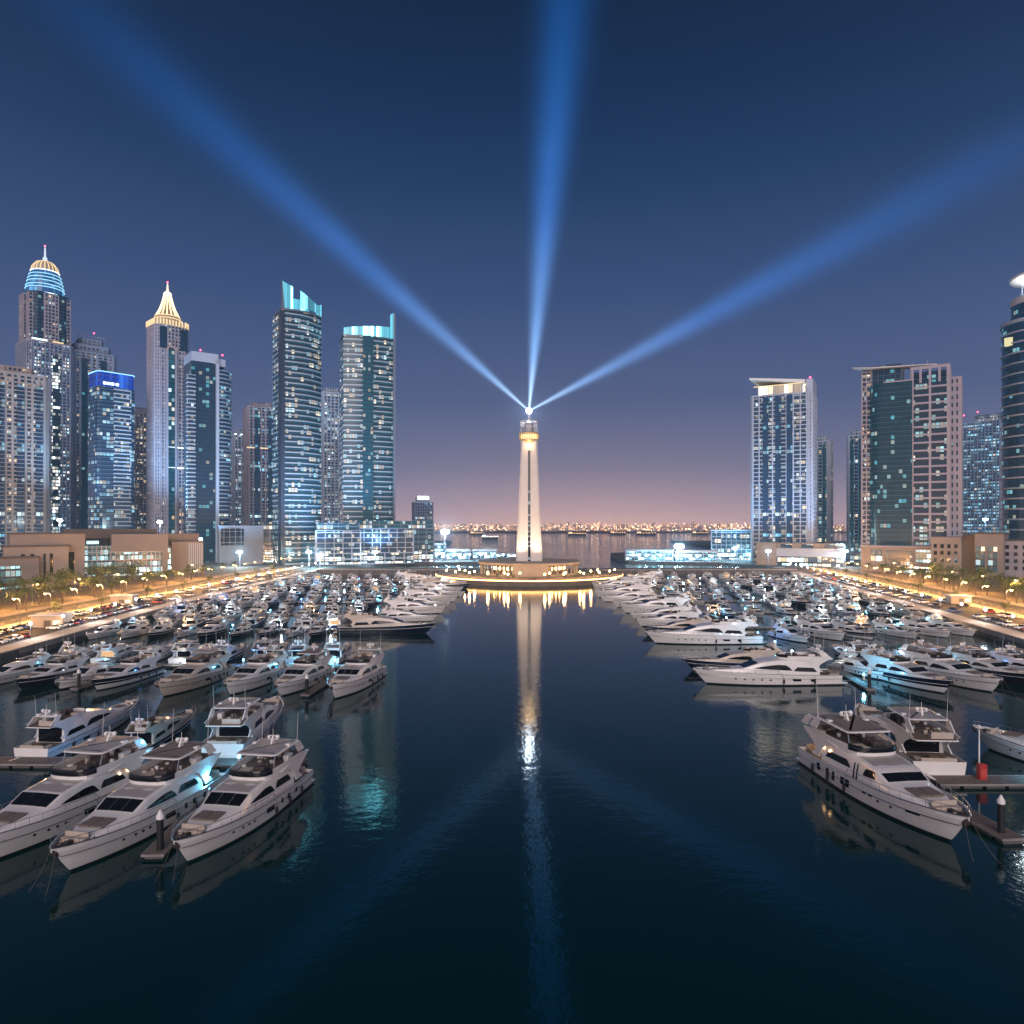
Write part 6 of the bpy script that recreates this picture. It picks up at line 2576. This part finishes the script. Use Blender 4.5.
# --- kiosks
def kiosk(px, py, D, w_, h, label):
    p = Vector((XP(px, D), D, GZ))
    o = empty('quay_kiosk', p, R(8 if px < 512 else -8))
    tag(o, label, 'kiosk')
    b = MB()
    b.box(-w_ / 2, w_ / 2, -w_ * .35, w_ * .35, 0, h)
    b.build('wall', STONE, o)
    b = MB()
    b.rbox(-w_ / 2 - .5, w_ / 2 + .5, -w_ * .35 - .5, w_ * .35 + .5, h, h + .35, .1)
    b.build('roof', WALLP, o)
    b = MB()
    b.box(-w_ * .1, w_ * .12, -w_ * .35 - .05, -w_ * .35 + .1, .05, 2.3)
    b.build('door', GEAR, o)
    b = MB()
    b.box(w_ * .2, w_ * .42, -w_ * .35 - .05, -w_ * .35 + .1, .9, 2.2)
    b.build('window', emit('kiosk_window', (1, .72, .4), 2.5), o)
    light('kiosk_light', o, (w_ * .6, -w_ * .5, h * .8), 500, (1, .6, .3), .3)


kiosk(52, 625, 232, 9.5, 3.8, 'beige flat-roofed kiosk with lit window on the quay by the parked cars')
kiosk(124, 608, 295, 8.5, 3.8, 'beige flat-roofed kiosk farther along the quay, beyond the first kiosk')
kiosk(958, 603, 300, 8, 3.2, 'beige kiosk with pale roof beside the road below the brown building')

# --- trees
LEAF = [mat('leaf_dark', (.030, .050, .018), .7), mat('leaf_mid', (.055, .085, .028), .7), mat('leaf_light', (.085, .115, .04), .7)]
BARK = mat('bark', (.10, .075, .055), .9, var=.3, vscale=3)


def broad_tree(seed):
    rn = random.Random(seed)
    tb = MB()
    tb.tube([(0, 0, 0), (.06, .03, 1.4), (0, .1, 2.8)], .26, 7, r1=.16)
    for k in range(6):
        a = R(k * 60 + rn.uniform(-20, 20))
        r_ = rn.uniform(1.2, 2.0)
        tb.tube([(0, .08, 2.4), (r_ * .5 * math.cos(a), r_ * .5 * math.sin(a), 3.6), (r_ * math.cos(a), r_ * math.sin(a), 4.9)], .11, 5, r1=.03)
    cb_ = MB()
    lobes = [(rn.gauss(0, 1.1), rn.gauss(0, 1.1), rn.uniform(3.4, 6.2), rn.uniform(.8, 1.5)) for _ in range(11)]
    for (lx, ly, lz, lr) in lobes:
        for _ in range(48):
            v = Vector((rn.gauss(0, 1), rn.gauss(0, 1), rn.gauss(0, .8)))
            v = v.normalized() * lr * rn.uniform(.55, 1.08)
            c = Vector((lx, ly, lz)) + v
            s = rn.uniform(.14, .30)
            a = Vector((rn.uniform(-1, 1), rn.uniform(-1, 1), rn.uniform(-1, 1))).normalized()
            u = a.orthogonal().normalized() * s
            w2 = a.cross(u).normalized() * s * .6
            cb_.add([c - u, c + w2, c + u, c - w2], [(0, 1, 2, 3)], rn.choices([0, 1, 2], [4, 4, 2])[0])
    return tb.mesh('trunk', [BARK], 40), cb_.mesh('crown', LEAF)


def palm_tree(seed):
    rn = random.Random(seed)
    tb = MB()
    h = 7.0
    pts = [(.25 * math.sin(q * .8), 0, q * h / 6) for q in range(7)]
    tb.tube(pts, .24, 8, r1=.16)
    for q in range(16):
        z = q * h / 16
        tb.lathe([(.25 - .004 * q, z), (.28 - .004 * q, z + .12)], (.25 * math.sin(z / h * 4.8), 0, 0), 8)
    tx = pts[-1][0]
    cb_ = MB()
    for k in range(26):
        a = R(k * 137.5)
        el = rn.uniform(-.35, 1.1)
        L = rn.uniform(2.2, 3.0)
        prev = None
        for q in range(8):
            f = q / 7
            rr_ = L * f * math.cos(el * (1 - f * .3))
            z = h + L * f * math.sin(el) - 1.5 * f * f
            p = Vector((tx + rr_ * math.cos(a), rr_ * math.sin(a), z))
            if prev is not None:
                t_ = (p - prev).normalized()
                sd_ = t_.cross(Vector((0, 0, 1))).normalized()
                for s in (-1, 1):
                    for e in (0, .5):
                        o_ = prev.lerp(p, e)
                        tip = o_ + sd_ * s * .75 * (1 - f * .6) + t_ * .3 + Vector((0, 0, -.28))
                        cb_.add([o_ - t_ * .05, o_ + t_ * .13, tip], [(0, 1, 2)], rn.choice([0, 1, 1, 2]))
            prev = p
    return tb.mesh('trunk', [BARK], 40), cb_.mesh('crown', LEAF)


TREES = [broad_tree(1), broad_tree(2), broad_tree(3)]
PALMS = [palm_tree(4), palm_tree(5)]
rnd = random.Random(12)


def plant_tree(x, y, kind, label, sc):
    tr, cr_ = rnd.choice(TREES if kind == 'broad' else PALMS)
    o = empty('broadleaf_tree' if kind == 'broad' else 'palm_tree', (x, y, GZ + .02), rnd.uniform(0, 6.28))
    part('trunk', tr, o)
    part('crown', cr_, o)
    o.scale = (sc, sc, sc)
    tag(o, label, 'tree', 'broadleaf trees beside the shore roads' if kind == 'broad' else 'palms beside the shore roads')


def treerow(edge, s, off, d0, d1, n, kind, word, jit=1.5, sc=(1.0, 1.5)):
    for k in range(n):
        d = lerp(d0, d1, k / max(1, n - 1)) + rnd.uniform(-3, 3)
        plant_tree(edge(d) + s * (off + rnd.uniform(-jit, jit)), d, kind, '%s, %s in the %s' % ('bushy tree' if kind == 'broad' else 'palm', ORD[k + 1], word), rnd.uniform(*sc))


treerow(ql, -1, 56, 220, 460, 17, 'broad', 'trees behind the road below the pointed towers')
treerow(ql, -1, 72, 240, 400, 16, 'broad', 'trees in front of the slot-windowed brown building', 6, (1.3, 2.0))
treerow(ql, -1, 50, 230, 480, 12, 'palm', 'palms behind the road below the pointed towers', 1, (.9, 1.2))
treerow(ql, -1, 29, 220, 500, 9, 'broad', 'trees between car park and road below the pointed towers', 1, (.6, .9))
treerow(qr, 1, 56, 230, 470, 15, 'broad', 'trees behind the road below the thin-canopy tower')
treerow(qr, 1, 70, 300, 430, 14, 'broad', 'trees before the small-windowed brown building', 6, (1.2, 1.8))
treerow(qr, 1, 50, 240, 480, 9, 'palm', 'palms behind the road below the thin-canopy tower', 1, (.9, 1.2))
treerow(qr, 1, 29, 230, 500, 8, 'broad', 'trees between car park and road below the thin-canopy tower', 1, (.6, .9))
for k in range(12):
    a = R([-160, -146, -130, -118, -104, -76, -62, -48, -34, -20, 190, -10][k])
    plant_tree(LX + 44 * math.cos(a), LY + 44 * math.sin(a), 'broad', 'small round tree on the lighthouse island, %s from the gold-spired tower side' % ORD[[2, 3, 4, 5, 6, 7, 8, 9, 10, 11, 1, 12][k]], .55)

# ships anchored far out
def ship(px, D, L, label, c):
    o = empty('anchored_ship', (XP(px, D), D, 0))
    tag(o, label, 'ship', 'lit ships anchored on the open sea')
    b = MB()
    b.loft([[(-L / 2, -4, 0), (-L / 2, 4, 0), (-L / 2, 4.5, 6), (-L / 2, -4.5, 6)], [(L * .4, -4, 0), (L * .4, 4, 0), (L * .42, 4.5, 6), (L * .42, -4.5, 6)], [(L * .48, -.3, 0), (L * .48, .3, 0), (L * .52, .3, 7.5), (L * .52, -.3, 7.5)]], 0, True, True, True)
    b.build('hull', NAVY, o)
    b = MB()
    b.box(-L * .45, -L * .25, -3.5, 3.5, 6, 14)
    b.box(-L * .42, -L * .3, -2.5, 2.5, 14, 18)
    b.build('bridge_house', WALLP, o)
    b = MB()
    for k in range(7):
        x = lerp(-L * .45, L * .45, k / 6)
        b.box(x - 1.6, x + 1.6, -4.9, -4.5, 7.2, 9.2)
    b.box(-L * .44, -L * .26, -3.7, -3.52, 9, 11)
    b.build('deck_lights', c, o)


SHW = emit('ship_amber', (1, .55, .22), 4, False)
SHC = emit('ship_white', (1, .9, .75), 4, False)
ship(577, 2350, 62, 'lit ship anchored beyond the lighthouse, towards the slanted-roof tower', SHW)
ship(618, 2600, 55, 'amber-lit ship anchored midway between the lighthouse and slanted-roof tower', SHW)
ship(646, 2500, 70, 'amber-lit ship anchored before the far shore near the long quay shed', SHW)
ship(477, 2500, 48, 'small amber-lit ship far out between the lighthouse and the floodlight mast', SHW)
ship(490, 1700, 40, 'white-lit ship anchored in the open sea beside the lighthouse tower', SHC)
ship(700, 2550, 60, 'amber-lit ship far out just before the slanted-roof tower', SHW)
